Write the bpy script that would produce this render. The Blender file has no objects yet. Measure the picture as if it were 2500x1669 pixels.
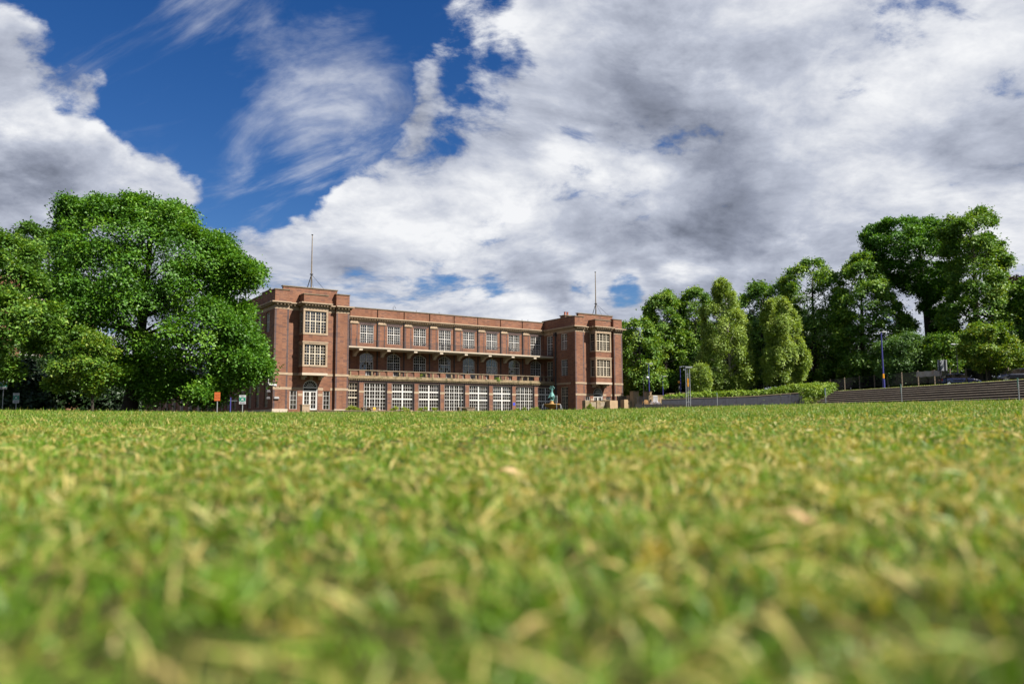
import bpy, math, random
import numpy as np
from mathutils import Vector, Matrix

# ------------------------------------------------------------------ camera, light, sky
SC = bpy.context.scene
COL = SC.collection
CAM_H = 0.2
PITCH, ROLL = math.radians(5.8289), math.radians(0.2646)
FPX = 1954.24
cam_data = bpy.data.cameras.new('camera')
cam_data.sensor_width = 36.0
cam_data.lens = FPX / 2500.0 * 36.0
cam_data.clip_start = 0.05
cam_data.clip_end = 6000.0
cam_data.dof.use_dof = True
cam_data.dof.focus_distance = 80.0
cam_data.dof.aperture_fstop = 1.6
cam = bpy.data.objects.new('camera', cam_data)
COL.objects.link(cam)
SC.camera = cam
_fw = Vector((0, math.cos(PITCH), math.sin(PITCH)))
_up0 = Vector((0, -math.sin(PITCH), math.cos(PITCH)))
_rt0 = Vector((1, 0, 0))
_rt = _rt0 * math.cos(ROLL) - _up0 * math.sin(ROLL)
_up = _up0 * math.cos(ROLL) + _rt0 * math.sin(ROLL)
cam.matrix_world = Matrix(((_rt.x, _up.x, -_fw.x, 0), (_rt.y, _up.y, -_fw.y, 0), (_rt.z, _up.z, -_fw.z, CAM_H), (0, 0, 0, 1)))

def ray(px, py):
    """world direction seen at a photograph pixel (2500 x 1669)"""
    a, b = px - 1250.0, py - 834.5
    return _fw * FPX + _rt * a - _up * b
def at(px, py, Y):
    """world point at depth Y along the pixel's ray"""
    d = ray(px, py)
    return Vector((0, 0, CAM_H)) + d * (Y / d.y)

SUN_EL = math.radians(47.0)
SUN_H = Vector((0.883, -0.470, 0)).normalized()
SUN_DIR = Vector((SUN_H.x * math.cos(SUN_EL), SUN_H.y * math.cos(SUN_EL), math.sin(SUN_EL)))
sun_l = bpy.data.lights.new('sun', 'SUN')
sun_l.energy = 5.0
sun_l.angle = math.radians(0.53)
sun_l.color = (1.0, 0.94, 0.85)
sun_o = bpy.data.objects.new('sun', sun_l)
COL.objects.link(sun_o)
sun_o.location = SUN_DIR * 300
sun_o.rotation_euler = SUN_DIR.to_track_quat('Z', 'Y').to_euler()

SC.view_settings.view_transform = 'Standard'
SC.view_settings.look = 'None'
SC.view_settings.exposure = 1.15
SC.view_settings.gamma = 1.0
SC.view_settings.use_curve_mapping = False
SC.render.engine = 'CYCLES'
SC.cycles.max_bounces = 6
SC.cycles.diffuse_bounces = 3
SC.cycles.glossy_bounces = 3
SC.cycles.transmission_bounces = 3
SC.cycles.transparent_max_bounces = 4
SC.cycles.caustics_reflective = False
SC.cycles.caustics_refractive = False
SC.cycles.use_denoising = True
try:
    SC.cycles.denoiser = 'OPENIMAGEDENOISE'
    SC.cycles.denoising_input_passes = 'RGB_ALBEDO_NORMAL'
except Exception:
    pass

class NT:
    """small node tree writer"""
    def __init__(self, tree):
        self.t = tree; self.n = tree.nodes; self.l = tree.links
    def add(self, kind, **kw):
        nd = self.n.new(kind)
        for k, v in kw.items():
            setattr(nd, k, v)
        return nd
    def put(self, sock, v):
        if isinstance(v, bpy.types.NodeSocket):
            self.l.new(v, sock)
        else:
            sock.default_value = v
    def math(self, op, a, b=0.0, c=None, clamp=False):
        nd = self.add('ShaderNodeMath', operation=op, use_clamp=clamp)
        self.put(nd.inputs[0], a); self.put(nd.inputs[1], b)
        if c is not None: self.put(nd.inputs[2], c)
        return nd.outputs[0]
    def vmath(self, op, a, b=None, out=0, scale=None):
        nd = self.add('ShaderNodeVectorMath', operation=op)
        self.put(nd.inputs[0], a)
        if b is not None: self.put(nd.inputs[1], b)
        if scale is not None: self.put(nd.inputs['Scale'], scale)
        return nd.outputs['Value' if op in ('DOT_PRODUCT', 'LENGTH', 'DISTANCE') else 'Vector']
    def smooth(self, v, a, b, lo=0.0, hi=1.0):
        nd = self.add('ShaderNodeMapRange', interpolation_type='SMOOTHSTEP')
        self.put(nd.inputs['Value'], v)
        nd.inputs['From Min'].default_value = a; nd.inputs['From Max'].default_value = b
        nd.inputs['To Min'].default_value = lo; nd.inputs['To Max'].default_value = hi
        return nd.outputs['Result']
    def noise(self, vec, scale, detail=4.0, rough=0.55, dist=0.0, lac=2.0, out='Fac', dim='3D'):
        nd = self.add('ShaderNodeTexNoise', noise_dimensions=dim)
        if vec is not None: self.put(nd.inputs['Vector'], vec)
        nd.inputs['Scale'].default_value = scale; nd.inputs['Detail'].default_value = detail
        nd.inputs['Roughness'].default_value = rough; nd.inputs['Distortion'].default_value = dist
        nd.inputs['Lacunarity'].default_value = lac
        return nd.outputs[out]
    def mix(self, f, a, b, mode='MIX'):
        nd = self.add('ShaderNodeMix', data_type='RGBA', blend_type=mode)
        self.put(nd.inputs[0], f)
        for s, v in ((nd.inputs[6], a), (nd.inputs[7], b)):
            if not isinstance(v, bpy.types.NodeSocket) and len(v) == 3: v = (*v, 1.0)
            self.put(s, v)
        return nd.outputs[2]
    def ramp(self, f, stops, interp='LINEAR'):
        nd = self.add('ShaderNodeValToRGB')
        cr = nd.color_ramp; cr.interpolation = interp
        while len(cr.elements) < len(stops): cr.elements.new(0.5)
        for e, (p, c) in zip(cr.elements, stops):
            e.position = p; e.color = (*c, 1.0) if len(c) == 3 else c
        self.put(nd.inputs[0], f)
        return nd.outputs[0]

# ---- the sky: a Nishita sky behind broken cloud written with noise
world = bpy.data.worlds.new('World')
SC.world = world
world.use_nodes = True
w = NT(world.node_tree)
w.n.clear()
d = w.vmath('NORMALIZE', w.add('ShaderNodeTexCoord').outputs['Generated'])
sepd = w.add('ShaderNodeSeparateXYZ'); w.put(sepd.inputs[0], d)
dz = w.math('MAXIMUM', sepd.outputs[2], 0.0)
nis = w.add('ShaderNodeTexSky', sky_type='NISHITA', sun_disc=False)
nis.sun_elevation = SUN_EL
nis.sun_rotation = math.atan2(SUN_H.x, SUN_H.y)
nis.air_density = 1.0; nis.dust_density = 0.1; nis.ozone_density = 4.0
hs = w.add('ShaderNodeHueSaturation'); hs.inputs['Saturation'].default_value = 1.32
hs.inputs['Hue'].default_value = 0.513
w.put(hs.inputs['Color'], nis.outputs[0])
hs.inputs['Value'].default_value = 0.75
blue = hs.outputs[0]
# cloud layer, seen in perspective: the direction is cut with a flat sheet overhead
den = w.math('ADD', dz, 0.30)
cmb = w.add('ShaderNodeCombineXYZ')
w.put(cmb.inputs[0], w.math('DIVIDE', sepd.outputs[0], den))
w.put(cmb.inputs[1], w.math('DIVIDE', sepd.outputs[1], den))
w.put(cmb.inputs[2], w.math('MULTIPLY', dz, 1.2))
q = cmb.outputs[0]
def cloud_noise(vec, detail=9):
    warp = w.vmath('SCALE', w.vmath('SUBTRACT', w.noise(vec, 1.3, 3, 0.5, out='Color'), (0.5, 0.5, 0.5)), scale=0.35)
    v2 = w.vmath('ADD', vec, warp)
    big = w.noise(v2, 1.25, 2, 0.5)
    fine = w.noise(v2, 3.6, detail, 0.64)
    base = w.math('ADD', w.math('ADD', w.math('MULTIPLY', big, 0.85), w.math('MULTIPLY', fine, 1.15)), -0.48)
    # rounded heads: smooth cells at three sizes
    for sc_, am in ((3.2, 0.24), (7.5, 0.17), (17.0, 0.09))[:3 if detail > 6 else 2]:
        vo = w.add('ShaderNodeTexVoronoi', feature='F1')
        w.put(vo.inputs['Vector'], w.vmath('ADD', v2, w.vmath('SCALE', w.noise(v2, sc_ * 1.3, 2, 0.6, out='Color'), scale=0.45 / sc_)))
        vo.inputs['Scale'].default_value = sc_
        base = w.math('ADD', base, w.math('MULTIPLY', w.math('SUBTRACT', 0.42, vo.outputs['Distance']), am))
    return base
n0 = cloud_noise(q)
n1 = cloud_noise(w.vmath('ADD', q, (0.09, -0.07, 0.14)), 6)
# where the cover is thick and where it opens (direction given by a photograph pixel, angular radius in degrees, weight)
OPEN = [(500, 230, 8.0, -0.46), (320, 230, 4.0, -0.22), (620, 330, 3.8, -0.30), (720, 395, 2.6, -0.26), (620, 90, 5, -0.18), (70, 212, 1.8, -0.26), (200, 250, 2.0, -0.16), (250, 40, 2.5, -.14), (400, 40, 5.5, -0.26), (1505, 705, 1.6, -0.32), (1585, 690, 1.3, -0.30), (1120, 30, 4.0, -0.28), (1290, 90, 2.0, -0.16), (2110, 170, 2.6, -0.15), (2390, 90, 3.5, -0.15), (1960, 50, 2.6, -0.12), (860, 120, 3.0, -0.20), (1000, 20, 4, -0.12), (1170, 235, 2.6, -0.14), (1400, 120, 2.2, -0.16), (20, 20, 4, -0.14), (850, 250, 2.6, -0.12), (540, 540, 2.6, -0.10), (330, 345, 1.6, -.10),
        (120, 430, 5.2, 0.44), (10, 290, 4, 0.30), (240, 150, 2.6, 0.36), (110, 90, 3.2, 0.34), (440, 480, 4, 0.26), (620, 520, 4.5, 0.14), (1400, 430, 15, 0.11), (2150, 480, 15, 0.13), (900, 620, 13, 0.10), (1650, 80, 5, 0.18), (2020, 60, 2.2, 0.10), (680, 195, 1.8, 0.24), (1660, 690, 2.2, 0.24), (1750, 640, 5, 0.12), (1400, 640, 3.5, 0.18), (780, 60, 2.6, 0.20), (2350, 260, 4, .12)]
cov = 0.05
dW = w.vmath('NORMALIZE', w.vmath('ADD', d, w.vmath('SCALE', w.vmath('SUBTRACT', w.noise(d, 5.0, 5, 0.6, out='Color'), (0.5, 0.5, 0.5)), scale=0.16)))
for px, py, rad, wt in OPEN:
    c = ray(px, py).normalized()
    dt = w.vmath('DOT_PRODUCT', dW, tuple(c))
    g = w.smooth(dt, math.cos(math.radians(rad * 1.8)), 1.0, 0.0, wt)
    cov = w.math('ADD', cov, g)
dens0 = w.math('ADD', n0, cov)
alpha = w.smooth(dens0, 0.42, 0.62)
# thin streaked veil between the heaps
qr = w.add('ShaderNodeVectorRotate', rotation_type='Z_AXIS'); w.put(qr.inputs['Vector'], q); qr.inputs['Angle'].default_value = math.radians(34)
wis = w.noise(w.vmath('MULTIPLY', qr.outputs[0], (1.0, 2.6, 1.0)), 1.6, 8, 0.62, 0.8)
vc = 0.0
for px, py, rad, wt in ((660, 150, 5, 0.13), (820, 270, 4, 0.12), (500, 110, 3.5, 0.07), (660, 400, 3, 0.10), (360, 335, 2, 0.08)):
    dt = w.vmath('DOT_PRODUCT', dW, tuple(ray(px, py).normalized()))
    vc = w.math('ADD', w.smooth(dt, math.cos(math.radians(rad * 1.8)), 1.0, 0.0, wt), vc)
veil = w.math('MULTIPLY', w.smooth(w.math('ADD', wis, w.math('ADD', vc, w.math('MULTIPLY', cov, 0.15))), 0.52, 0.86), 0.7)
alpha = w.math('MAXIMUM', alpha, veil)
# towards the horizon one looks along the cover and the gaps close
alpha = w.math('MAXIMUM', alpha, w.math('MULTIPLY', w.smooth(dz, 0.10, 0.0), 0.8))
thick = w.smooth(dens0, 0.60, 1.02)
soft = w.noise(q, 0.9, 3, 0.5)
relief = w.math('MULTIPLY', w.math('SUBTRACT', n0, n1), 1.25)
shade = w.math('ADD', w.math('SUBTRACT', 0.78, w.math('MULTIPLY', thick, 0.26)), relief)
shade = w.math('ADD', shade, w.math('MULTIPLY', w.math('SUBTRACT', soft, 0.5), 0.5))
ccol = w.ramp(shade, [(0.0, (0.10, 0.115, 0.155)), (0.35, (0.24, 0.265, 0.335)), (0.65, (0.42, 0.45, 0.53)), (1.0, (0.74, 0.75, 0.77))])
ccol = w.vmath('SCALE', ccol, scale=10.0)
allsky = w.mix(alpha, blue, ccol)
bg = w.add('ShaderNodeBackground')
w.put(bg.inputs[0], allsky)
bg.inputs[1].default_value = 0.0555
wo = w.add('ShaderNodeOutputWorld')
w.l.new(bg.outputs[0], wo.inputs[0])
world.cycles.sampling_method = 'MANUAL'
world.cycles.sample_map_resolution = 512

# ------------------------------------------------------------------ helpers
RNG = np.random.default_rng(7)
random.seed(7)

def tag(o, label=None, cat=None, group=None, kind=None):
    if label: o['label'] = label
    if cat: o['category'] = cat
    if group: o['group'] = group
    if kind: o['kind'] = kind
    return o
def thing(name, label, cat, loc=(0, 0, 0), rz=0.0, group=None):
    o = bpy.data.objects.new(name, None)
    COL.objects.link(o)
    o.location = loc; o.rotation_euler = (0, 0, rz)
    o.empty_display_size = 0.3
    return tag(o, label, cat, group, 'thing')
def copy_tree(o, parent=None):
    c = o.copy(); COL.objects.link(c)
    if parent is not None: c.parent = parent
    for ch in o.children: copy_tree(ch, c)
    return c

class MB:
    """collects polygons and links them as one mesh object"""
    def __init__(self):
        self.v = []; self.f = []; self.m = []
    def poly(self, pts, m=0):
        i = len(self.v); self.v.extend([tuple(p) for p in pts])
        self.f.append(tuple(range(i, i + len(pts)))); self.m.append(m)
    def hexa(self, c, m=0):
        i = len(self.v); self.v.extend([tuple(p) for p in c])
        for q in ((0, 3, 2, 1), (4, 5, 6, 7), (0, 1, 5, 4), (1, 2, 6, 5), (2, 3, 7, 6), (3, 0, 4, 7)):
            self.f.append(tuple(i + k for k in q)); self.m.append(m)
    def box(self, x0, x1, y0, y1, z0, z1, m=0):
        self.hexa(((x0, y0, z0), (x1, y0, z0), (x1, y1, z0), (x0, y1, z0), (x0, y0, z1), (x1, y0, z1), (x1, y1, z1), (x0, y1, z1)), m)
    def tube(self, path, radii, n=8, m=0, cap=True):
        path = [Vector(p) for p in path]
        if not hasattr(radii, '__len__'): radii = [radii] * len(path)
        rings = []
        for k, p in enumerate(path):
            t = (path[min(k + 1, len(path) - 1)] - path[max(k - 1, 0)])
            t = t.normalized() if t.length > 1e-9 else Vector((0, 0, 1))
            a = t.orthogonal().normalized() if k == 0 else (a - t * a.dot(t)).normalized()
            b = t.cross(a)
            i = len(self.v)
            for j in range(n):
                an = 2 * math.pi * j / n
                self.v.append(tuple(p + (a * math.cos(an) + b * math.sin(an)) * radii[k]))
            rings.append(i)
        for r0, r1 in zip(rings, rings[1:]):
            for j in range(n):
                self.f.append((r0 + j, r0 + (j + 1) % n, r1 + (j + 1) % n, r1 + j)); self.m.append(m)
        if cap:
            self.f.append(tuple(rings[0] + j for j in reversed(range(n)))); self.m.append(m)
            self.f.append(tuple(rings[-1] + j for j in range(n))); self.m.append(m)
    def lathe(self, prof, n=24, c=(0, 0, 0), m=0):
        i = len(self.v)
        for r, z in prof:
            for j in range(n):
                an = 2 * math.pi * j / n
                self.v.append((c[0] + r * math.cos(an), c[1] + r * math.sin(an), c[2] + z))
        for k in range(len(prof) - 1):
            for j in range(n):
                self.f.append((i + k * n + j, i + k * n + (j + 1) % n, i + (k + 1) * n + (j + 1) % n, i + (k + 1) * n + j)); self.m.append(m)
    def ball(self, c, r, n=12, m=0, sz=1.0):
        prof = [(max(1e-4, r * math.sin(math.pi * k / n)), -r * sz * math.cos(math.pi * k / n)) for k in range(n + 1)]
        self.lathe(prof, n * 2 if n < 8 else 16, c, m)
    def build(self, name, mats, parent=None, smooth=False, kind=None):
        me = bpy.data.meshes.new(name)
        me.from_pydata(self.v, [], self.f)
        for mt in (mats if isinstance(mats, (list, tuple)) else [mats]): me.materials.append(mt)
        if len(me.materials) > 1: me.polygons.foreach_set('material_index', self.m)
        if smooth: me.polygons.foreach_set('use_smooth', [True] * len(me.polygons))
        me.update()
        o = bpy.data.objects.new(name, me)
        COL.objects.link(o)
        if parent is not None: o.parent = parent
        if kind: o['kind'] = kind
        return o

def array_mesh(name, verts, faces, mats, parent=None, attr=None, uniform=4):
    """large meshes straight from numpy arrays; every face has the same number of corners"""
    me = bpy.data.meshes.new(name)
    nv, nf = len(verts), len(faces)
    me.vertices.add(nv); me.vertices.foreach_set('co', np.ascontiguousarray(verts, dtype=np.float32).ravel())
    me.loops.add(nf * uniform); me.loops.foreach_set('vertex_index', np.ascontiguousarray(faces, dtype=np.int32).ravel())
    me.polygons.add(nf)
    me.polygons.foreach_set('loop_start', np.arange(0, nf * uniform, uniform, dtype=np.int32))
    me.polygons.foreach_set('loop_total', np.full(nf, uniform, dtype=np.int32))
    if attr is not None:
        at_ = me.attributes.new('tint', 'FLOAT', 'POINT')
        at_.data.foreach_set('value', np.ascontiguousarray(attr, dtype=np.float32))
    for mt in (mats if isinstance(mats, (list, tuple)) else [mats]): me.materials.append(mt)
    me.update(calc_edges=True)
    o = bpy.data.objects.new(name, me)
    COL.objects.link(o)
    if parent is not None: o.parent = parent
    return o

# ------------------------------------------------------------------ materials
MATS = {}
def new_mat(name):
    m = bpy.data.materials.new(name); m.use_nodes = True
    t = NT(m.node_tree); t.n.clear()
    out = t.add('ShaderNodeOutputMaterial')
    p = t.add('ShaderNodeBsdfPrincipled')
    t.l.new(p.outputs[0], out.inputs[0])
    MATS[name] = m
    return m, t, p, out
def plain(name, col, rough=0.7, var=0.18, scale=3.0, metal=0.0, bump=0.0, spec=0.5, dirt=None, coords='Object', coat=0.0):
    m, t, p, out = new_mat(name)
    tc = t.add('ShaderNodeTexCoord').outputs[coords]
    n1 = t.noise(tc, scale, 5, 0.6)
    n2 = t.noise(tc, scale * 7.3, 3, 0.6)
    f = t.math('ADD', t.math('MULTIPLY', n1, 0.65), t.math('MULTIPLY', n2, 0.35))
    lo = tuple(max(0.0, c * (1 - var * 1.6)) for c in col); hi = tuple(min(1.0, c * (1 + var * 1.2)) for c in col)
    c = t.ramp(f, [(0.3, lo), (0.7, hi)])
    if dirt:
        dn = t.smooth(t.noise(tc, dirt[1], 6, 0.65), dirt[2], dirt[2] + 0.16)
        c = t.mix(dn, c, dirt[0])
    t.put(p.inputs['Base Color'], c)
    p.inputs['Roughness'].default_value = rough
    p.inputs['Metallic'].default_value = metal
    p.inputs['Specular IOR Level'].default_value = spec
    if coat: p.inputs['Coat Weight'].default_value = coat
    if bump:
        b = t.add('ShaderNodeBump'); b.inputs['Strength'].default_value = bump; b.inputs['Distance'].default_value = 0.02
        t.put(b.inputs['Height'], n2); t.put(p.inputs['Normal'], b.outputs[0])
    return m

def brick_mat(name, c1, c2, mortar, patch):
    m, t, p, out = new_mat(name)
    tc = t.add('ShaderNodeTexCoord').outputs['Object']
    sp = t.add('ShaderNodeSeparateXYZ'); t.put(sp.inputs[0], tc)
    cb = t.add('ShaderNodeCombineXYZ')
    t.put(cb.inputs[0], t.math('ADD', sp.outputs[0], sp.outputs[1])); t.put(cb.inputs[1], sp.outputs[2])
    bt = t.add('ShaderNodeTexBrick')
    t.put(bt.inputs['Vector'], cb.outputs[0])
    bt.inputs['Color1'].default_value = (*c1, 1); bt.inputs['Color2'].default_value = (*c2, 1); bt.inputs['Mortar'].default_value = (*mortar, 1)
    bt.inputs['Scale'].default_value = 1.0; bt.inputs['Mortar Size'].default_value = 0.008; bt.inputs['Bias'].default_value = 0.0
    bt.inputs['Brick Width'].default_value = 0.235; bt.inputs['Row Height'].default_value = 0.078
    # single bricks burnt dark, and whole courses that differ a little
    cell = t.add('ShaderNodeTexWhiteNoise', noise_dimensions='2D')
    sn = t.vmath('SNAP', cb.outputs[0], (0.47, 0.156, 1.0))
    t.put(cell.inputs['Vector'], sn)
    burnt = t.smooth(cell.outputs['Value'], 0.62, 0.95)
    c = t.mix(t.math('MULTIPLY', burnt, 0.65), bt.outputs['Color'], patch)
    course = t.add('ShaderNodeTexNoise', noise_dimensions='1D')
    t.put(course.inputs['W'], t.math('MULTIPLY', sp.outputs[2], 5.0)); course.inputs['Detail'].default_value = 2
    big = t.noise(tc, 0.5, 5, 0.6)
    c = t.mix(t.smooth(big, 0.38, 0.68, 0.0, 0.62), c, tuple(x * 0.62 for x in c1))
    c = t.mix(t.smooth(course.outputs[0], 0.4, 0.75, 0.0, 0.35), c, tuple(x * 0.7 for x in c2))
    # rain streaks and soot run down the wall
    st = t.noise(t.vmath('MULTIPLY', tc, (1.0, 1.0, 0.12)), 2.2, 5, 0.65)
    c = t.mix(t.smooth(st, 0.50, 0.78, 0.0, 0.5), c, tuple(x * 0.45 for x in c2))
    t.put(p.inputs['Base Color'], c)
    p.inputs['Roughness'].default_value = 0.85
    p.inputs['Specular IOR Level'].default_value = 0.25
    b = t.add('ShaderNodeBump'); b.inputs['Strength'].default_value = 0.4; b.inputs['Distance'].default_value = 0.01
    t.put(b.inputs['Height'], t.math('SUBTRACT', 1.0, bt.outputs['Fac'])); t.put(p.inputs['Normal'], b.outputs[0])
    return m

BRICK = brick_mat('red_brick', (0.2404, 0.1026, 0.0564), (0.1641, 0.06809, 0.03877), (0.229, 0.1586, 0.1145), (0.08109, 0.0513, 0.04847))
QUOIN = brick_mat('blue_grey_brick', (0.1062, 0.0663, 0.0612), (0.07225, 0.0561, 0.0612), (0.153, 0.119, 0.102), (0.051, 0.0442, 0.051))
DULLBRICK = brick_mat('brown_brick', (0.17, 0.075, 0.05), (0.12, 0.055, 0.04), (0.17, 0.12, 0.09), (0.06, 0.04, 0.035))
STONE = plain('buff_stone', (0.3145, 0.2327, 0.1541), 0.8, 0.16, 1.5, bump=0.15, dirt=((0.1069, 0.08492, 0.05346), 2.6, 0.56))
PALESTONE = plain('pale_stone', (0.4151, 0.3522, 0.2705), 0.8, 0.10, 1.6, bump=0.1, dirt=((0.2516, 0.2013, 0.1384), 2.2, 0.60))
MOSSSTONE = plain('weathered_stone', (0.2264, 0.1698, 0.09749), 0.9, 0.30, 2.2, bump=0.3, dirt=((0.08177, 0.07233, 0.03145), 1.7, 0.50))
COPING = plain('dark_coping_stone', (0.17, 0.13, 0.085), 0.9, 0.3, 2.0, dirt=((0.075, 0.065, 0.035), 2.0, 0.5))
WHITE = plain('white_window_paint', (0.527, 0.5142, 0.4845), 0.45, 0.05, 4.0)
CREAM = plain('cream_window_paint', (0.4845, 0.425, 0.3272), 0.5, 0.07, 4.0)
IRON = plain('black_iron', (0.022, 0.021, 0.024), 0.5, 0.2, 5.0)
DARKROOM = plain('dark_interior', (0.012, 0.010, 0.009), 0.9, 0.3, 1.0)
LEAD = plain('roof_felt', (0.12, 0.11, 0.105), 0.9, 0.2, 1.0)
GALV = plain('galvanised_steel', (0.37, 0.3848, 0.3922), 0.42, 0.10, 3.0, metal=0.6)
BLUEPOST = plain('royal_blue_paint', (0.045, 0.045, 0.20), 0.4, 0.10, 2.0)
GREENPAINT = plain('dark_green_paint', (0.012, 0.045, 0.032), 0.45, 0.15, 2.0)
SIGNWHITE = plain('sign_white', (0.5168, 0.5168, 0.5168), 0.5, 0.03, 2.0)
SIGNGREEN = plain('sign_green', (0, 0.2132, 0.1227), 0.45, 0.05, 2.0)
SIGNORANGE = plain('sign_orange', (0.5556, 0.1357, 0.0323), 0.5, 0.05, 2.0)
PRINTDARK = plain('dark_print', (0.11, 0.10, 0.13), 0.6, 0.05, 2.0)
PRINTRED = plain('brown_print', (0.36, 0.06, 0.02), 0.6, 0.05, 2.0)
SIGNGREY = plain('grey_sign_back', (0.2664, 0.2812, 0.3034), 0.5, 0.05, 2.0)
YELLOW = plain('yellow_plate', (0.646, 0.38, 0.0228), 0.5, 0.05, 2.0)
AMBER = plain('amber_globe', (0.85, 0.36, 0.02), 0.3, 0.05, 2.0)
BRONZE = plain('verdigris_bronze', (0.1292, 0.3192, 0.2888), 0.6, 0.25, 4.0, dirt=((0.038, 0.0836, 0.076), 5.0, 0.55))
BOWLSTONE = plain('ochre_fountain_stone', (0.3192, 0.1824, 0.0532), 0.7, 0.2, 3.0)
BARK = plain('dark_bark', (0.035, 0.028, 0.02), 0.95, 0.35, 2.5, bump=0.5)
BIRCHBARK = plain('birch_bark', (0.323, 0.2907, 0.2455), 0.8, 0.2, 1.5, dirt=((0.04522, 0.03876, 0.0323), 2.5, 0.55))
FENCEWOOD = plain('weathered_fence_wood', (0.1824, 0.1444, 0.0988), 0.9, 0.3, 3.0)
RETAIN = plain('blue_grey_brick_wall', (0.045, 0.048, 0.066), 0.85, 0.25, 1.2, dirt=((0.0168, 0.0168, 0.0228), 1.2, 0.52))
STEPBRICK = plain('dark_step_brick', (0.033, 0.02475, 0.0209), 0.9, 0.35, 2.0)
STEPSTONE = plain('step_edge_stone', (0.34, 0.2805, 0.2125), 0.85, 0.25, 1.5, dirt=((0.1445, 0.1105, 0.0765), 1.8, 0.58))
PANEL = plain('brown_wall_panel', (0.1292, 0.0646, 0.038), 0.7, 0.12, 0.8)
PALEPIL = plain('cream_render', (0.39, 0.3459, 0.2642), 0.8, 0.12, 1.0, dirt=((0.2139, 0.1761, 0.1195), 2.0, 0.62))
GREYREND = plain('grey_render', (0.2713, 0.2713, 0.2842), 0.8, 0.1, 1.0)
CARBLUE = plain('dark_blue_car_paint', (0.012, 0.016, 0.055), 0.25, 0.05, 1.0, coat=1.0)
CARBLACK = plain('black_car_paint', (0.008, 0.009, 0.014), 0.25, 0.05, 1.0, coat=1.0)
RUBBER = plain('tyre_rubber', (0.02, 0.02, 0.02), 0.9, 0.1, 3.0)
CHROME = plain('bright_metal', (0.7, 0.7, 0.7), 0.2, 0.02, 1.0, metal=1.0)
LAMPRED = plain('red_lamp_lens', (0.35, 0.02, 0.02), 0.2, 0.02, 1.0)
TERRACOTTA = plain('terracotta', (0.3192, 0.0988, 0.0532), 0.8, 0.15, 4.0)
BANNER = plain('faded_banner_cloth', (0.3271, 0.2956, 0.2768), 0.8, 0.3, 1.4, dirt=((0.3145, 0.1887, 0.1006), 1.1, 0.56))
ASPHALT = plain('asphalt', (0.05, 0.05, 0.052), 0.9, 0.2, 2.0)

def glass_mat():
    m, t, p, out = new_mat('window_glass')
    tc = t.add('ShaderNodeTexCoord').outputs['Object']
    n = t.noise(t.vmath('MULTIPLY', tc, (1.0, 1.0, 0.6)), 0.8, 4, 0.65)
    t.put(p.inputs['Base Color'], t.ramp(n, [(0.36, (0.004, 0.004, 0.004)), (0.55, (0.022, 0.018, 0.015)), (0.74, (0.05, 0.046, 0.042))]))
    p.inputs['Roughness'].default_value = 0.03
    p.inputs['IOR'].default_value = 1.75
    b = t.add('ShaderNodeBump'); b.inputs['Strength'].default_value = 0.12; b.inputs['Distance'].default_value = 0.01
    t.put(b.inputs['Height'], t.noise(tc, 1.7, 2, 0.5)); t.put(p.inputs['Normal'], b.outputs[0])
    return m
GLASS = glass_mat()

def leaf_mat(name, dark, mid, light, transl=0.3, rough=0.55):
    m = bpy.data.materials.new(name); m.use_nodes = True
    t = NT(m.node_tree); t.n.clear()
    out = t.add('ShaderNodeOutputMaterial')
    a = t.add('ShaderNodeAttribute', attribute_name='tint')
    c = t.ramp(a.outputs['Fac'], [(0.0, dark), (0.5, mid), (1.0, light)])
    p = t.add('ShaderNodeBsdfPrincipled')
    t.put(p.inputs['Base Color'], c); p.inputs['Roughness'].default_value = rough
    p.inputs['Specular IOR Level'].default_value = 0.45
    tr = t.add('ShaderNodeBsdfTranslucent')
    t.put(tr.inputs[0], t.mix(1.0, c, (1.25, 1.15, 0.45), 'MULTIPLY'))
    mx = t.add('ShaderNodeMixShader'); mx.inputs[0].default_value = transl
    t.l.new(p.outputs[0], mx.inputs[1]); t.l.new(tr.outputs[0], mx.inputs[2])
    t.l.new(mx.outputs[0], out.inputs[0])
    return m
LEAF_BEECH = leaf_mat('beech_leaf', (0.03742, 0.1089, 0.007097), (0.07016, 0.196, 0.009931), (0.1496, 0.2874, 0.01703))
LEAF_DARK = leaf_mat('lime_leaf', (0.04888, 0.1221, 0.01173), (0.09286, 0.2053, 0.01759), (0.2346, 0.3323, 0.03421))
LEAF_BIRCH = leaf_mat('birch_leaf', (0.1189, 0.2046, 0.02666), (0.2143, 0.3142, 0.0476), (0.3332, 0.4094, 0.08092), 0.35)
LEAF_MAPLE = leaf_mat('maple_leaf', (0.0595, 0.1445, 0.0102), (0.136, 0.238, 0.0153), (0.306, 0.34, 0.034), 0.35)
LEAF_WILLOW = leaf_mat('sallow_leaf', (0.04443, 0.1083, 0.02173), (0.08146, 0.1749, 0.0353), (0.1481, 0.2499, 0.05431), 0.3)
LEAF_COPPER = leaf_mat('copper_leaf', (0.01683, 0.007854, 0.006732), (0.03085, 0.01346, 0.0101), (0.04768, 0.02805, 0.01403), 0.2)
LEAF_HEDGE = leaf_mat('hedge_leaf', (0.0765, 0.153, 0.0102), (0.1615, 0.2635, 0.017), (0.255, 0.34, 0.0255), 0.25)
LEAF_WOOD = leaf_mat('woodland_leaf', (0.00924, 0.02508, 0.00528), (0.01716, 0.0462, 0.00792), (0.033, 0.066, 0.01188), 0.15)  # near-black greens, deep shade under the trees put into the leaf colour
GRASS = leaf_mat('grass_blade', (0.026, 0.092, 0.004), (0.145, 0.270, 0.011), (0.58, 0.435, 0.165), 0.35, 0.5)
DARKSTONE = plain('dark_kerb_stone', (0.026, 0.022, 0.019), 0.9, 0.3, 2.0)
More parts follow.
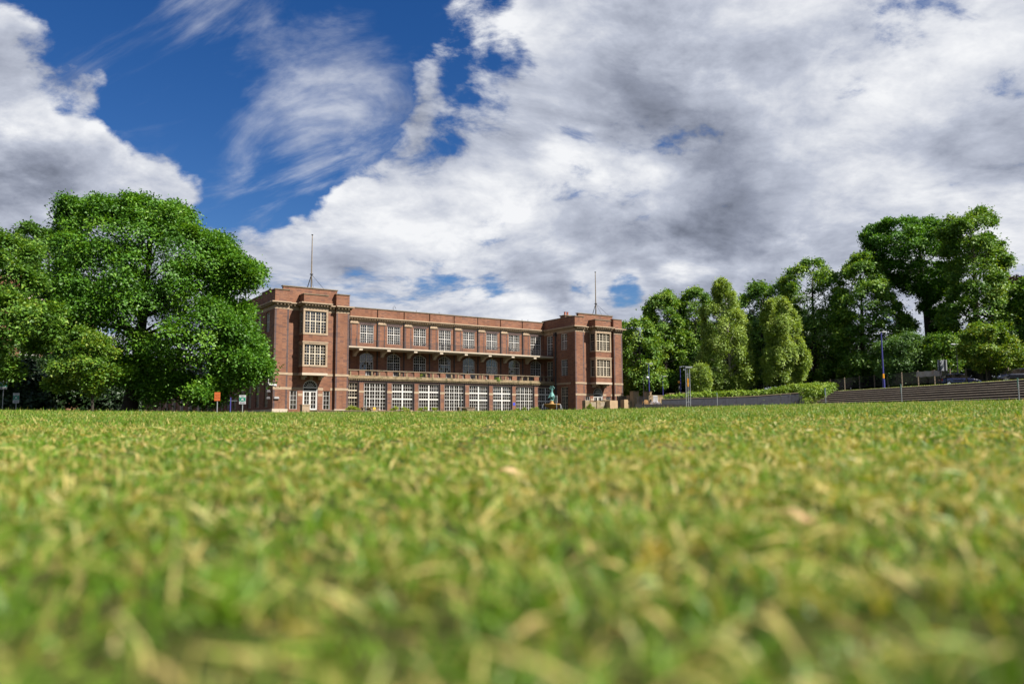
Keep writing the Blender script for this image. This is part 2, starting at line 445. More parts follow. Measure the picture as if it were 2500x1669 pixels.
PIERSTONE = plain('sunlit_buff_stone', (0.33, 0.2325, 0.1312), 0.85, 0.18, 1.6, bump=0.15, dirt=((0.1275, 0.0975, 0.0525), 2.4, 0.60))

# ------------------------------------------------------------------ the ground
def smoothstep(x, a, b):
    t = np.clip((x - a) / (b - a), 0, 1)
    return t * t * (3 - 2 * t)
AZ_K = ([-1.2, -0.569, -0.290, -0.10, 0.077, 0.344, 0.559, 1.2], [0.0200, 0.0197, 0.0172, 0.0176, 0.0192, 0.0238, 0.0250, 0.0250])
FOOT_A = np.array([32.3, 83.0]); FOOT_D = np.array([-0.256, 0.966]); FOOT_N = np.array([0.966, 0.256])
STEP_H, STEP_D, N_STEPS = 0.215, 0.42, 8
def foot_s(x, y):
    return (x - FOOT_A[0]) * FOOT_N[0] + (y - FOOT_A[1]) * FOOT_N[1]
def lawn_z(x, y):
    d = np.hypot(x, y); az = np.arctan2(x, y)
    k = np.interp(az, *AZ_K)
    dd = np.minimum(d, 76.0)
    z = k * dd + 0.004 * np.clip(d - 76, 0, 40)
    return np.where(y < 0, 0.0 * z + 0.002 * np.abs(y), z)
def ground_z(x, y):
    x = np.asarray(x, float); y = np.asarray(y, float)
    z = lawn_z(x, y)
    s = foot_s(x, y)
    rise = np.clip(np.maximum((y - 105.0) / 18.0, (s - 3.5) / 22.0), 0, 1)
    top = 3.42 + 1.25 * rise + 0.02 * np.clip(y - 123, 0, 60)
    # the bank beside the lawn and the terrace held by the retaining wall
    s2 = (x - 0.3695 * y) * 0.94
    r1 = np.where(y < 85.4, np.clip((s - 0.2) / 3.3, 0, 1), np.clip((s2 - 0.2) / 3.3, 0, 1))
    r2 = np.clip((y - 104.0) / 0.5, 0, 1) * np.clip((x - 22.5) / 3.0, 0, 1)
    r = np.maximum(r1, r2)
    return np.where(r > 0, z + (top - z) * r, z)

def grass_ground_mat():
    m, t, p, out = new_mat('turf')
    tc = t.add('ShaderNodeTexCoord').outputs['Object']
    n1 = t.noise(tc, 0.35, 5, 0.6); n2 = t.noise(tc, 6.0, 5, 0.65)
    f = t.math('ADD', t.math('MULTIPLY', n1, 0.5), t.math('MULTIPLY', n2, 0.5))
    c = t.ramp(f, [(0.32, (0.016, 0.026, 0.004)), (0.50, (0.040, 0.044, 0.009)), (0.68, (0.10, 0.070, 0.025))])
    t.put(p.inputs['Base Color'], c); p.inputs['Roughness'].default_value = 0.95; p.inputs['Specular IOR Level'].default_value = 0.1
    return m
TURF = grass_ground_mat()
def grid_ground():
    xs = np.concatenate([[-2500, -900, -400, -200, -130], np.arange(-100, 100.1, 1.0), [130, 200, 400, 900, 2500]])
    ys = np.concatenate([[-2500, -900, -300, -100, -40, -15, -6], np.arange(-2, 170.1, 1.0), [200, 300, 600, 1200, 2500]])
    X, Y = np.meshgrid(xs, ys, indexing='ij')
    Z = ground_z(X, Y)
    V = np.stack([X, Y, Z], -1).reshape(-1, 3)
    nx, ny = len(xs), len(ys)
    I = (np.arange(nx - 1)[:, None] * ny + np.arange(ny - 1)[None, :]).reshape(-1)
    F = np.stack([I, I + ny, I + ny + 1, I + 1], -1)
    o = array_mesh('ground', V, F, TURF)
    o.data.polygons.foreach_set('use_smooth', [True] * len(o.data.polygons))
    tag(o, kind='structure')
grid_ground()

def blades(r0, r1, dens, h0, h1, wd, segs, half=0.70):
    """grass blades in a wedge in front of the camera; density falls with distance"""
    area = half * (r1 * r1 - r0 * r0)
    n = int(area * dens)
    r = np.sqrt(RNG.uniform(r0 * r0, r1 * r1, n)); az = RNG.uniform(-half, half, n)
    x = r * np.sin(az); y = r * np.cos(az)
    # tufts: pull blades towards clump centres
    g = 0.16 if r1 < 9 else 0.5
    cx = np.round(x / g) * g; cy = np.round(y / g) * g
    hsh = np.abs(np.sin(cx * 127.1 + cy * 311.7) * 43758.5453) % 1.0
    hs2 = np.abs(np.sin(cx * 269.5 + cy * 183.3) * 43758.5453) % 1.0
    pull = RNG.uniform(0, 0.5, n)
    x += (cx + (hsh - .5) * g - x) * pull; y += (cy + (hs2 - .5) * g - y) * pull
    keep = (foot_s(x, y) < -0.05) & ((y < 85) | (x < .3695 * y)) & (RNG.random(n) < 0.45 + 0.75 * np.clip(0.5 + 0.5 * np.sin(x * 6.3 + 1.7 * np.sin(y * 5.1)) * np.sin(y * 5.7 + 1.9 * np.sin(x * 4.2)) + .25 * np.sin(x * 17 + y * 3) * np.sin(y * 15), 0, 1))
    x, y, hsh, hs2 = x[keep], y[keep], hsh[keep], hs2[keep]; n = len(x)
    big = 0.5 + 0.5 * np.sin(x * 0.9 + 1.3 * np.sin(y * 0.7)) * np.sin(y * 0.55 + 0.8 * np.sin(x * 0.45))
    fine = 0.5 + 0.5 * np.sin(x * 5.1 + 2 * np.sin(y * 3.7)) * np.sin(y * 4.3 + 1.5 * np.sin(x * 2.9))
    h = RNG.uniform(h0, h1, n) * (0.65 + 0.7 * hsh)
    tall = RNG.random(n) < (0.012 if r0 < 40 else 0.07)
    h = np.where(tall, h * (1.9 if r0 < 40 else RNG.uniform(1.6, 3.2, n)), h)
    lean_k = np.where(tall, 0.35, 1.0)
    wd_ = wd * RNG.uniform(0.6, 1.3, n)
    a = RNG.uniform(0, 2 * np.pi, n)
    lean = RNG.uniform(0.25, 1.8, n) * lean_k; la = RNG.uniform(0, 2 * np.pi, n)
    z = ground_z(x, y) - 0.004
    px, py = np.cos(a) * wd_ * .5, np.sin(a) * wd_ * .5
    dry = np.clip(0.26 * big * big + 0.34 * fine * hs2 + 0.16 * hs2, 0, 1)
    patch = np.exp(-((x - .3) ** 2 / 9 + (y - 3.2) ** 2 / 7)) * .38 + np.exp(-((x - 1.2) ** 2 / .5 + (y - 1.4) ** 2 / .35)) * .3
    dry = np.clip(dry + patch * (.35 + .65 * fine), 0, .85)
    # colour goes by tufts: some are straw right through, most are green with odd dry blades
    g2 = .045 if r1 < 9 else .2
    h3 = np.abs(np.sin(np.round(x / g2) * 91.7 + np.round(y / g2) * 47.3) * 24634.6) % 1.0
    p_dry = np.where(h3 < dry * .68, .78, .14)
    t = RNG.random(n)
    tint = np.where(RNG.random(n) < p_dry, 0.58 + 0.42 * t, 0.04 + 0.30 * h3 + 0.22 * t)
    rows = []; tr = []
    for k in range(segs + 1):
        f = k / segs
        ox = np.cos(la) * lean * h * f * f; oy = np.sin(la) * lean * h * f * f; oz = h * f * (1 - 0.28 * lean * f)
        sc = (1 - 0.75 * f)
        if k < segs or segs > 1:
            rows.append(np.stack([x + ox - px * sc, y + oy - py * sc, z + oz], -1)); rows.append(np.stack([x + ox + px * sc, y + oy + py * sc, z + oz], -1))
        else:
            rows.append(np.stack([x + ox - px * .2, y + oy - py * .2, z + oz], -1)); rows.append(np.stack([x + ox + px * .2, y + oy + py * .2, z + oz], -1))
    K = len(rows)
    V = np.stack(rows, 1).reshape(-1, 3)
    base = np.arange(n) * K
    F = np.concatenate([np.stack([base + 2 * k, base + 2 * k + 1, base + 2 * k + 3, base + 2 * k + 2], -1) for k in range(segs)])
    return V, F, np.repeat(tint, K)
def make_grass():
    Vs, Fs, Ts, o = [], [], [], 0
    for args in ((0.40, 3.2, 7800, .018, .046, .0070, 2), (3.2, 9, 2600, .020, .048, .0088, 1), (9, 22, 540, .028, .066, .013, 1), (22, 48, 130, .03, .070, .022, 1), (48, 88, 42, .03, .085, .034, 1)):
        V, F, T = blades(*args)
        Vs.append(V); Fs.append(F + o); Ts.append(T); o += len(V)
    # dead straw lying in every direction on the turf
    for r0, r1, dens in ((.4, 3.2, 380), (3.2, 10, 110)):
        n = int(.7 * (r1 * r1 - r0 * r0) * dens)
        r = np.sqrt(RNG.uniform(r0 * r0, r1 * r1, n)); az = RNG.uniform(-.7, .7, n)
        x, y = r * np.sin(az), r * np.cos(az)
        z = ground_z(x, y) + RNG.uniform(.012, .042, n)
        L = RNG.uniform(.012, .042, n) * np.where(RNG.random(n) < .05, 1.9, 1.0); wd = RNG.uniform(.0025, .006, n) * (1 if r1 < 4 else 1.4)
        a = RNG.uniform(0, 2 * np.pi, n); el = RNG.normal(0, .4, n)
        D = np.stack([np.cos(a) * np.cos(el), np.sin(a) * np.cos(el), np.sin(el)], -1)
        S = np.cross(D, np.array([0, 0, 1.0]) + RNG.normal(0, .5, (n, 3))); S /= np.linalg.norm(S, axis=1, keepdims=True)
        C = np.stack([x, y, z], -1)
        V = np.stack([C - D * L[:, None] - S * wd[:, None] * .5, C - D * L[:, None] * .2 + S * wd[:, None] * .6 + [0, 0, .004], C + D * L[:, None], C - D * L[:, None] * .2 - S * wd[:, None] * .6 + [0, 0, .004]], 1).reshape(-1, 3)
        Vs.append(V); Fs.append(np.arange(n * 4).reshape(-1, 4) + o); o += len(V)
        Ts.append(np.repeat(np.where(RNG.random(n) < .25, RNG.uniform(.35, .6, n), RNG.uniform(.72, 1, n)), 4))
    # rough grass along the crest of the bank and on its open end
    n = 9000
    tt = RNG.uniform(-46, 4, n); ss = RNG.uniform(3.3, 6.5, n)
    x = FOOT_A[0] + FOOT_D[0] * tt + FOOT_N[0] * ss; y = FOOT_A[1] + FOOT_D[1] * tt + FOOT_N[1] * ss
    y2 = RNG.uniform(84, 99, 5000); x2 = .3695 * y2 + RNG.uniform(.0, 4.2, 5000)
    x = np.concatenate([x, x2]); y = np.concatenate([y, y2]); n = len(x)
    ok = (foot_s(x, y) > 3.25) | (y > 86)
    x, y = x[ok], y[ok]; n = len(x)
    z = ground_z(x, y) - .01; h = RNG.uniform(.06, .20, n); a = RNG.uniform(0, 6.28, n)
    C = np.stack([x, y, z], -1); S = np.stack([np.cos(a), np.sin(a), 0 * a], -1) * .035
    tip = np.stack([RNG.normal(0, .05, n), RNG.normal(0, .05, n), h], -1)
    Vs.append(np.stack([C - S, C + S, C + tip + S * .2, C + tip - S * .2], 1).reshape(-1, 3)); Fs.append(np.arange(n * 4).reshape(-1, 4) + o); o += n * 4
    Ts.append(np.repeat(RNG.uniform(.3, .85, n), 4))
    g = array_mesh('grass', np.concatenate(Vs), np.concatenate(Fs), GRASS, attr=np.concatenate(Ts))
    tag(g, kind='stuff')
make_grass()

# ------------------------------------------------------------------ the brick building
TH = math.radians(55.9877)
UH = Vector((math.sin(TH), math.cos(TH), 0)); VH = Vector((-math.cos(TH), math.sin(TH), 0))
ORG = Vector((-27.4261, 91.7687, 0))
BZ = 1.45
W, U2, VM, VG = 9.155, 44.216, 7.65, 5.25
def bw(u, v, z):
    """building plan position -> world"""
    return ORG + UH * u + VH * v + Vector((0, 0, z))
BRZ = math.pi / 2 - TH
hall = thing('brick_building', 'long three-storey red brick building with two corner pavilions and white windows', 'building', (ORG.x, ORG.y, BZ), BRZ)

class Fr:
    """a wall plane: F faces the lawn (-v), L faces left (-u), R faces right (+u); d is depth into the wall"""
    def __init__(self, kind, c): self.k = kind; self.c = c
    def p(self, a, d, z):
        if self.k == 'F': return (a, self.c + d, z - BZ)
        if self.k == 'L': return (self.c + d, a, z - BZ)
        return (self.c - d, a, z - BZ)
def fbox(mb, fr, a0, a1, d0, d1, z0, z1, m=0):
    mb.hexa([fr.p(a, d, z) for z in (z0, z1) for a, d in ((a0, d0), (a1, d0), (a1, d1), (a0, d1))], m)
def wall(mb, fr, a0, a1, z0, z1, holes=(), depth=0.28, m=0):
    """one skin of wall with openings (a0, a1, z0, z1[, arch_rise]) and their reveals"""
    A = sorted({a0, a1, *[h[0] for h in holes], *[h[1] for h in holes]})
    Z = sorted({z0, z1, *[h[2] for h in holes], *[h[3] for h in holes]})
    for i in range(len(A) - 1):
        for j in range(len(Z) - 1):
            ca, cz = (A[i] + A[i + 1]) / 2, (Z[j] + Z[j + 1]) / 2
            if any(h[0] < ca < h[1] and h[2] < cz < h[3] for h in holes): continue
            mb.poly([fr.p(A[i], 0, Z[j]), fr.p(A[i + 1], 0, Z[j]), fr.p(A[i + 1], 0, Z[j + 1]), fr.p(A[i], 0, Z[j + 1])], m)
    for h in holes:
        b0, b1, y0, y1 = h[:4]
        rise = h[4] if len(h) > 4 else 0
        for q in (((b0, y0), (b0, y1 - rise)), ((b1, y0), (b1, y1 - rise)), ((b0, y0), (b1, y0))):
            mb.poly([fr.p(*q[0][:1], 0, q[0][1]), fr.p(q[1][0], 0, q[1][1]), fr.p(q[1][0], depth, q[1][1]), fr.p(q[0][0], depth, q[0][1])], m)
        if not rise:
            mb.poly([fr.p(b0, 0, y1), fr.p(b1, 0, y1), fr.p(b1, depth, y1), fr.p(b0, depth, y1)], m)
        else:
            pts = arch_pts(b0, b1, y1 - rise, rise, 14)
            for (x0, w0), (x1, w1) in zip(pts, pts[1:]):
                mb.poly([fr.p(x0, 0, w0), fr.p(x1, 0, w1), fr.p(x1, 0, y1), fr.p(x0, 0, y1)], m)
                mb.poly([fr.p(x0, 0, w0), fr.p(x1, 0, w1), fr.p(x1, depth, w1), fr.p(x0, depth, w0)], m)
def arch_pts(b0, b1, zs, rise, n):
    """points of a segmental (or half-round) arch over b0..b1 springing at zs"""
    hw = (b1 - b0) / 2; c = (b0 + b1) / 2
    R = (hw * hw + rise * rise) / (2 * rise); cz = zs + rise - R
    a = math.asin(min(1.0, hw / R))
    if rise >= hw * 0.999: a = math.pi / 2; R = hw; cz = zs
    return [(c + R * math.sin(-a + 2 * a * k / n), cz + R * math.cos(-a + 2 * a * k / n)) for k in range(n + 1)]
def arch_top(x, b0, b1, zs, rise):
    pts = arch_pts(b0, b1, zs, rise, 40)
    for (x0, z0), (x1, z1) in zip(pts, pts[1:]):
        if x0 - 1e-6 <= x <= x1 + 1e-6: return z0 + (z1 - z0) * ((x - x0) / max(1e-6, x1 - x0))
    return zs

def pane_quad(mb, fr, a0, a1, z0, z1, d, m, tilt=0.03):
    """one pane of glass, a hair out of true like old glazing"""
    t1, t2 = random.uniform(-tilt, tilt), random.uniform(-tilt, tilt)
    ha, hz = (a1 - a0) / 2, (z1 - z0) / 2
    mb.poly([fr.p(a0, d - ha * t1 - hz * t2, z0), fr.p(a1, d + ha * t1 - hz * t2, z0), fr.p(a1, d + ha * t1 + hz * t2, z1), fr.p(a0, d - ha * t1 + hz * t2, z1)], m)

def window(fr, a0, a1, z0, z1, d, cols, rows, panes, paint=WHITE, fw=0.075, mw=0.085, bar=0.028, arch=0.0, name='window', loose=False, zcuts=None, parent=None):
    """frame and mullions are the part; each light is a casement with its bars and panes; loose = panes as objects of their own
    cols: list of light widths (fractions), rows: list of light heights bottom up (fractions), panes: (columns, [rows per light row])"""
    parent = parent or hall
    fm = MB()
    ztop = z1 - arch
    fbox(fm, fr, a0, a0 + fw, d - .05, d + .06, z0, ztop); fbox(fm, fr, a1 - fw, a1, d - .05, d + .06, z0, ztop)
    fbox(fm, fr, a0 - .03, a1 + .03, d - .12, d + .05, z0 - .07, z0 + .015)
    if not arch:
        fbox(fm, fr, a0 + fw, a1 - fw, d - .05, d + .06, z1 - fw, z1)
    else:
        po = arch_pts(a0, a1, ztop, arch, 16); pi = arch_pts(a0 + fw, a1 - fw, ztop, arch - fw * .8, 16)
        for k in range(16):
            o0, o1, i0, i1 = po[k], po[k + 1], pi[k], pi[k + 1]
            fm.hexa([fr.p(i0[0], d - .05, i0[1]), fr.p(i1[0], d - .05, i1[1]), fr.p(i1[0], d + .06, i1[1]), fr.p(i0[0], d + .06, i0[1]),
                     fr.p(o0[0], d - .05, o0[1]), fr.p(o1[0], d - .05, o1[1]), fr.p(o1[0], d + .06, o1[1]), fr.p(o0[0], d + .06, o0[1])])
    x0, x1, y0, y1 = a0 + fw, a1 - fw, z0 + .015, (z1 - fw if not arch else z1)
    sc, sr = sum(cols), sum(rows)
    xs = [x0]; [xs.append(xs[-1] + (x1 - x0) * c / sc) for c in cols]
    ys = [y0]; [ys.append(ys[-1] + (y1 - y0) * c / sr) for c in rows]
    topz = (lambda x: arch_top(min(max(x, a0 + fw), a1 - fw), a0 + fw, a1 - fw, ztop, arch - fw * .8)) if arch else (lambda x: y1)
    for x in xs[1:-1]:
        fbox(fm, fr, x - mw / 2, x + mw / 2, d - .042, d + .05, y0, topz(x))
    for y in ys[1:-1]:
        for i in range(len(cols)):
            fbox(fm, fr, xs[i] + (mw / 2 if i else 0), xs[i + 1] - (mw / 2 if i < len(cols) - 1 else 0), d - .038, d + .045, y - mw * .45, y + mw * .45)
    wo = fm.build(name, paint, parent)
    bars = MB() if loose else None
    for i in range(len(cols)):
        for j in range(len(rows)):
            lx0 = xs[i] + (mw / 2 if i else 0); lx1 = xs[i + 1] - (mw / 2 if i < len(cols) - 1 else 0)
            ly0 = ys[j] + (mw * .45 if j else 0); ly1 = ys[j + 1] - (mw * .45 if j < len(rows) - 1 else 0)
            nc = panes[0] if not isinstance(panes[0], (list, tuple)) else panes[0][i]
            nr = panes[1][j]
            mb = bars if loose else MB()
            cb = arch and j == len(rows) - 1
            for k in range(1, nc):
                x = lx0 + (lx1 - lx0) * k / nc
                fbox(mb, fr, x - bar / 2, x + bar / 2, d - .02, d + .03, ly0, min(ly1, topz(x)) if cb else ly1)
            for k in range(1, nr):
                y = ly0 + (ly1 - ly0) * k / nr
                if cb:
                    xa = [x for x in np.linspace(lx0, lx1, 13) if topz(x) > y]
                    if len(xa) < 2: continue
                    fbox(mb, fr, xa[0], xa[-1], d - .016, d + .028, y - bar / 2, y + bar / 2)
                else:
                    fbox(mb, fr, lx0, lx1, d - .016, d + .028, y - bar / 2, y + bar / 2)
            for k in range(nc):
                for l in range(nr):
                    p0, p1 = lx0 + (lx1 - lx0) * k / nc, lx0 + (lx1 - lx0) * (k + 1) / nc
                    q0, q1 = ly0 + (ly1 - ly0) * l / nr, ly0 + (ly1 - ly0) * (l + 1) / nr
                    if cb:
                        q1a, q1b = min(q1, topz(p0)), min(q1, topz(p1))
                        if max(q1a, q1b) <= q0 + .01: continue
                        mb.poly([fr.p(p0, d + .012, q0), fr.p(p1, d + .012, q0), fr.p(p1, d + .012, max(q0, q1b)), fr.p(p0, d + .012, max(q0, q1a))], 1)
                    elif loose:
                        key = (round(p1 - p0, 3), round(q1 - q0, 3), fr.k)
                        if key not in PANE_MESH:
                            pm = MB(); o_ = Fr(fr.k, 0); h = .006
                            ha, hz = (p1 - p0) / 2 - bar * .3, (q1 - q0) / 2 - bar * .3
                            pm.hexa([Vector(o_.p(a, dd, z + BZ)) for z in (-hz, hz) for a, dd in ((-ha, 0), (ha, 0), (ha, h), (-ha, h))])
                            me = bpy.data.meshes.new('pane'); me.from_pydata([tuple(v) for v in pm.v], [], pm.f); me.materials.append(GLASS); PANE_MESH[key] = me
                        po_ = bpy.data.objects.new('pane', PANE_MESH[key]); COL.objects.link(po_); po_.parent = wo
                        po_.location = fr.p((p0 + p1) / 2, d + .010, (q0 + q1) / 2)
                        po_.rotation_euler = (random.uniform(-.03, .03), 0, random.uniform(-.03, .03))
                    else:
                        pane_quad(mb, fr, p0, p1, q0, q1, d + .012, 1)
            if not loose and mb.f:
                mb.build('casement', [paint, GLASS], wo)
    if loose: bars.build('glazing_bars', paint, wo)
    return wo
PANE_MESH = {}

CORN_B, CORN_T = 14.13, 14.46
def cornice(fr, a0, a1, z0=CORN_B, z1=CORN_T, out=0.5, dent=0.36, e0=0.0, e1=0.0, mat=STONE, name='cornice'):
    """moulded stone cornice with a row of modillion blocks under it; e0/e1 lengthen the ends to turn a corner"""
    mb = MB(); h = z1 - z0
    fbox(mb, fr, a0 - e0, a1 + e1, -out, .02, z1 - h * .42, z1)
    fbox(mb, fr, a0 - e0 * .8, a1 + e1 * .8, -out * .84, .02, z1 - h * .62, z1 - h * .42)
    fbox(mb, fr, a0, a1, -out * .28, .02, z0, z1 - h * .62 - .004)
    n = max(1, int((a1 - a0) / dent))
    for k in range(n):
        c = a0 + (k + .5) * (a1 - a0) / n
        fbox(mb, fr, c - .09, c + .09, -out * .72, -out * .28, z1 - h * .62 - .15, z1 - h * .62 - .004)
    return mb.build(name, mat, hall)
def band(fr, a0, a1, z0, z1, out=0.04, mat=STONE, name='string_course'):
    mb = MB(); fbox(mb, fr, a0, a1, -out, .015, z0, z1); return mb.build(name, mat, hall)
def slabs(name, mat, boxes, parent=None):
    mb = MB()
    for b in boxes: mb.box(*b[:4], b[4] - BZ, b[5] - BZ)
    return mb.build(name, mat, parent or hall)

REC = 0.40           # the middle of a pavilion front stands back this far
def pavilion(u0, left):
    """one corner pavilion, front plane v = 0, from u0 to u0 + W"""
    F0, FR = Fr('F', 0.0), Fr('F', REC)
    c = u0 + W / 2
    p1, p2 = u0 + 1.69, u0 + W - 1.69
    z0, zt = 1.0, 14.0
    wl, wr = (u0 + 2.12, u0 + 3.02), (u0 + W - 3.02, u0 + W - 2.12)
    dr = (c - 0.90, c + 0.90)
    # recessed wall with the ground floor openings
    mb = MB()
    wall(mb, FR, p1, p2, z0, zt, [(wl[0], wl[1], 2.02, 4.20), (wr[0], wr[1], 2.02, 4.20), (dr[0], dr[1], 1.85, 5.45, 0.90)], 0.22)
    mb.build('front_wall', BRICK, hall)
    # corner piers: red with blue-grey quoin edges
    for a, b in ((u0, p1), (p2, u0 + W)):
        mb = MB()
        mb.box(a, b, 0, REC + 0.3, z0 - BZ, zt - BZ, 0)
        fbox(mb, F0, a + .02, a + .22, -.006, .01, 2.03, 13.6, 1); fbox(mb, F0, b - .22, b - .02, -.006, .01, 2.03, 13.6, 1)
        mb.build('corner_pier', [BRICK, QUOIN], hall)
        slabs('plinth', PALESTONE, [(a - .06, b + .06, -.07, REC + .2, 0.9, 2.03)])
        band(F0, a - .01, b + .01, 5.96, 6.23, .05); band(F0, a - .01, b + .01, 4.26, 4.55, .022)
        band(F0, a - .01, b + .01, 13.62, 14.15, .03, STONE, 'frieze')
        cornice(F0, a, b, e0=.45 if a == u0 else 0.1, e1=.45 if b == u0 + W else 0.1)
        slabs('parapet', BRICK, [(a, b, 0, 1.5, 14.46, 15.86)])
        slabs('coping', COPING, [(a - .07, b + .07, -.07, 1.57, 15.86, 15.96)])
    band(FR, p1, wl[0] - .0, 4.26, 4.55, .022); band(FR, wr[1], p2, 4.26, 4.55, .022)
    band(FR, wl[0], dr[0] - .02, 4.26, 4.55, .022); band(FR, dr[1] + .02, wr[0], 4.26, 4.55, .022)
    band(FR, wl[1] + .08, dr[0] - .06, 3.55, 3.85, .02); band(FR, dr[1] + .06, wr[0] - .08, 3.55, 3.85, .02)
    band(FR, p1, c - 1.48, 5.96, 6.23, .05); band(FR, c + 1.48, p2, 5.96, 6.23, .05)
    band(FR, p1, c - 1.48, 13.62, 14.15, .03, STONE, 'frieze'); band(FR, c + 1.48, p2, 13.62, 14.15, .03, STONE, 'frieze')
    cornice(FR, p1, c - 1.49, e1=0); cornice(FR, c + 1.49, p2)
    slabs('parapet', BRICK, [(p1 - .58, p2 + .30, 0.55, 1.0, 14.46, 16.40)])
    slabs('coping', COPING, [(p1 - .68, p2 + .40, 0.47, 1.08, 16.40, 16.51)])
    # ground floor windows and the arched french door
    for w0, w1 in (wl, wr):
        window(FR, w0, w1, 2.02, 4.20, .14, [1], [1], (2, [4]), WHITE, .09)
    door_arch(FR, dr[0], dr[1], 1.95, 4.55, .90)
    # the two-storey bay
    bf = -0.95; b0, b1 = c - 1.48, c + 1.48
    FB, FL, FRt = Fr('F', bf), Fr('L', b0), Fr('R', b1)
    mb = MB()
    ops = [(7.15, 9.55), (10.92, 13.46)]
    wall(mb, FB, b0, b1, 6.2, 14.0, [(b0 + .13, b1 - .13, a, b) for a, b in ops], .2)
    wall(mb, FL, bf, REC + .02, 6.2, 14.0, [(bf + .30, REC - .12, a, b) for a, b in ops], .2)
    wall(mb, FRt, bf, REC + .02, 6.2, 14.0, [(bf + .30, REC - .12, a, b) for a, b in ops], .2)
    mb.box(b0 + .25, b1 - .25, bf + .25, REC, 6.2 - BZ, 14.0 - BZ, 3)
    # stone dressings of the bay
    for a, b in ops:
        for q0, q1 in ((a - .22, a - .03), (b + .02, b + .20)):
            fbox(mb, FB, b0 - .03, b1 + .03, -.05, .02, q0, q1, 1)
            fbox(mb, FL, bf + .0, REC, -.05, .02, q0, q1, 1); fbox(mb, FRt, bf + .0, REC, -.05, .02, q0, q1, 1)
        fbox(mb, FB, b0 - .02, b0 + .13, -.03, .2, a - .03, b + .02, 1); fbox(mb, FB, b1 - .13, b1 + .02, -.03, .2, a - .03, b + .02, 1)
        for f_ in (FL, FRt):
            fbox(mb, f_, bf - .01, bf + .30, -.025, .2, a - .03, b + .02, 1); fbox(mb, f_, REC - .12, REC, -.025, .2, a - .03, b + .02, 1)
    fbox(mb, FB, b0 - .09, b1 + .09, -.10, .02, 9.75, 9.90, 1); fbox(mb, FL, bf, REC, -.10, .02, 9.75, 9.90, 1); fbox(mb, FRt, bf, REC, -.10, .02, 9.75, 9.90, 1)
    fbox(mb, FB, b0 - .03, b1 + .03, -.035, .02, 13.66, 14.14, 1); fbox(mb, FL, bf, REC, -.03, .02, 13.66, 14.14, 1); fbox(mb, FRt, bf, REC, -.03, .02, 13.66, 14.14, 1)
    mb.box(b0 - .06, b1 + .06, bf - .07, REC, 5.94 - BZ, 6.22 - BZ, 2)
    for e in (b0 + .28, b1 - .62):
        mb.box(e, e + .34, bf + .25, REC, 5.70 - BZ, 5.94 - BZ, 2); mb.box(e + .02, e + .32, bf + .75, REC, 5.48 - BZ, 5.70 - BZ, 2)
    mb.box(c - .16, c + .16, bf + 1.0, REC, 5.46 - BZ, 5.94 - BZ, 1)
    bay = mb.build('bay_window', [BRICK, STONE, PALESTONE, DARKROOM], hall)
    for a, b in ops:
        window(FB, b0 + .13, b1 - .13, a, b, .12, [1, 1, 1, 1], [1.25, 1.0], (2, [4, 3]), CREAM, .06, .11, .026)
        for f_ in (FL, FRt):
            window(f_, bf + .30, REC - .12, a, b, .12, [1], [1.25, 1.0], (2, [4, 3]), CREAM, .06, .09, .026)
    for f_, a, b in ((FB, b0, b1),):
        cornice(f_, a, b, e0=.42, e1=.42)
    cornice(FL, bf, REC, e0=-.02); cornice(FRt, bf, REC, e0=-.02)
    slabs('parapet', BRICK, [(b0, b1, bf + .0, REC + .4, 14.46, 15.42)])
    slabs('coping', COPING, [(b0 - .07, b1 + .07, bf - .07, REC + .47, 15.42, 15.52)])
    slabs('flat_roof', LEAD, [(u0 + .3, u0 + W - .3, 1.0, VM + 8, 14.2, 14.4)])

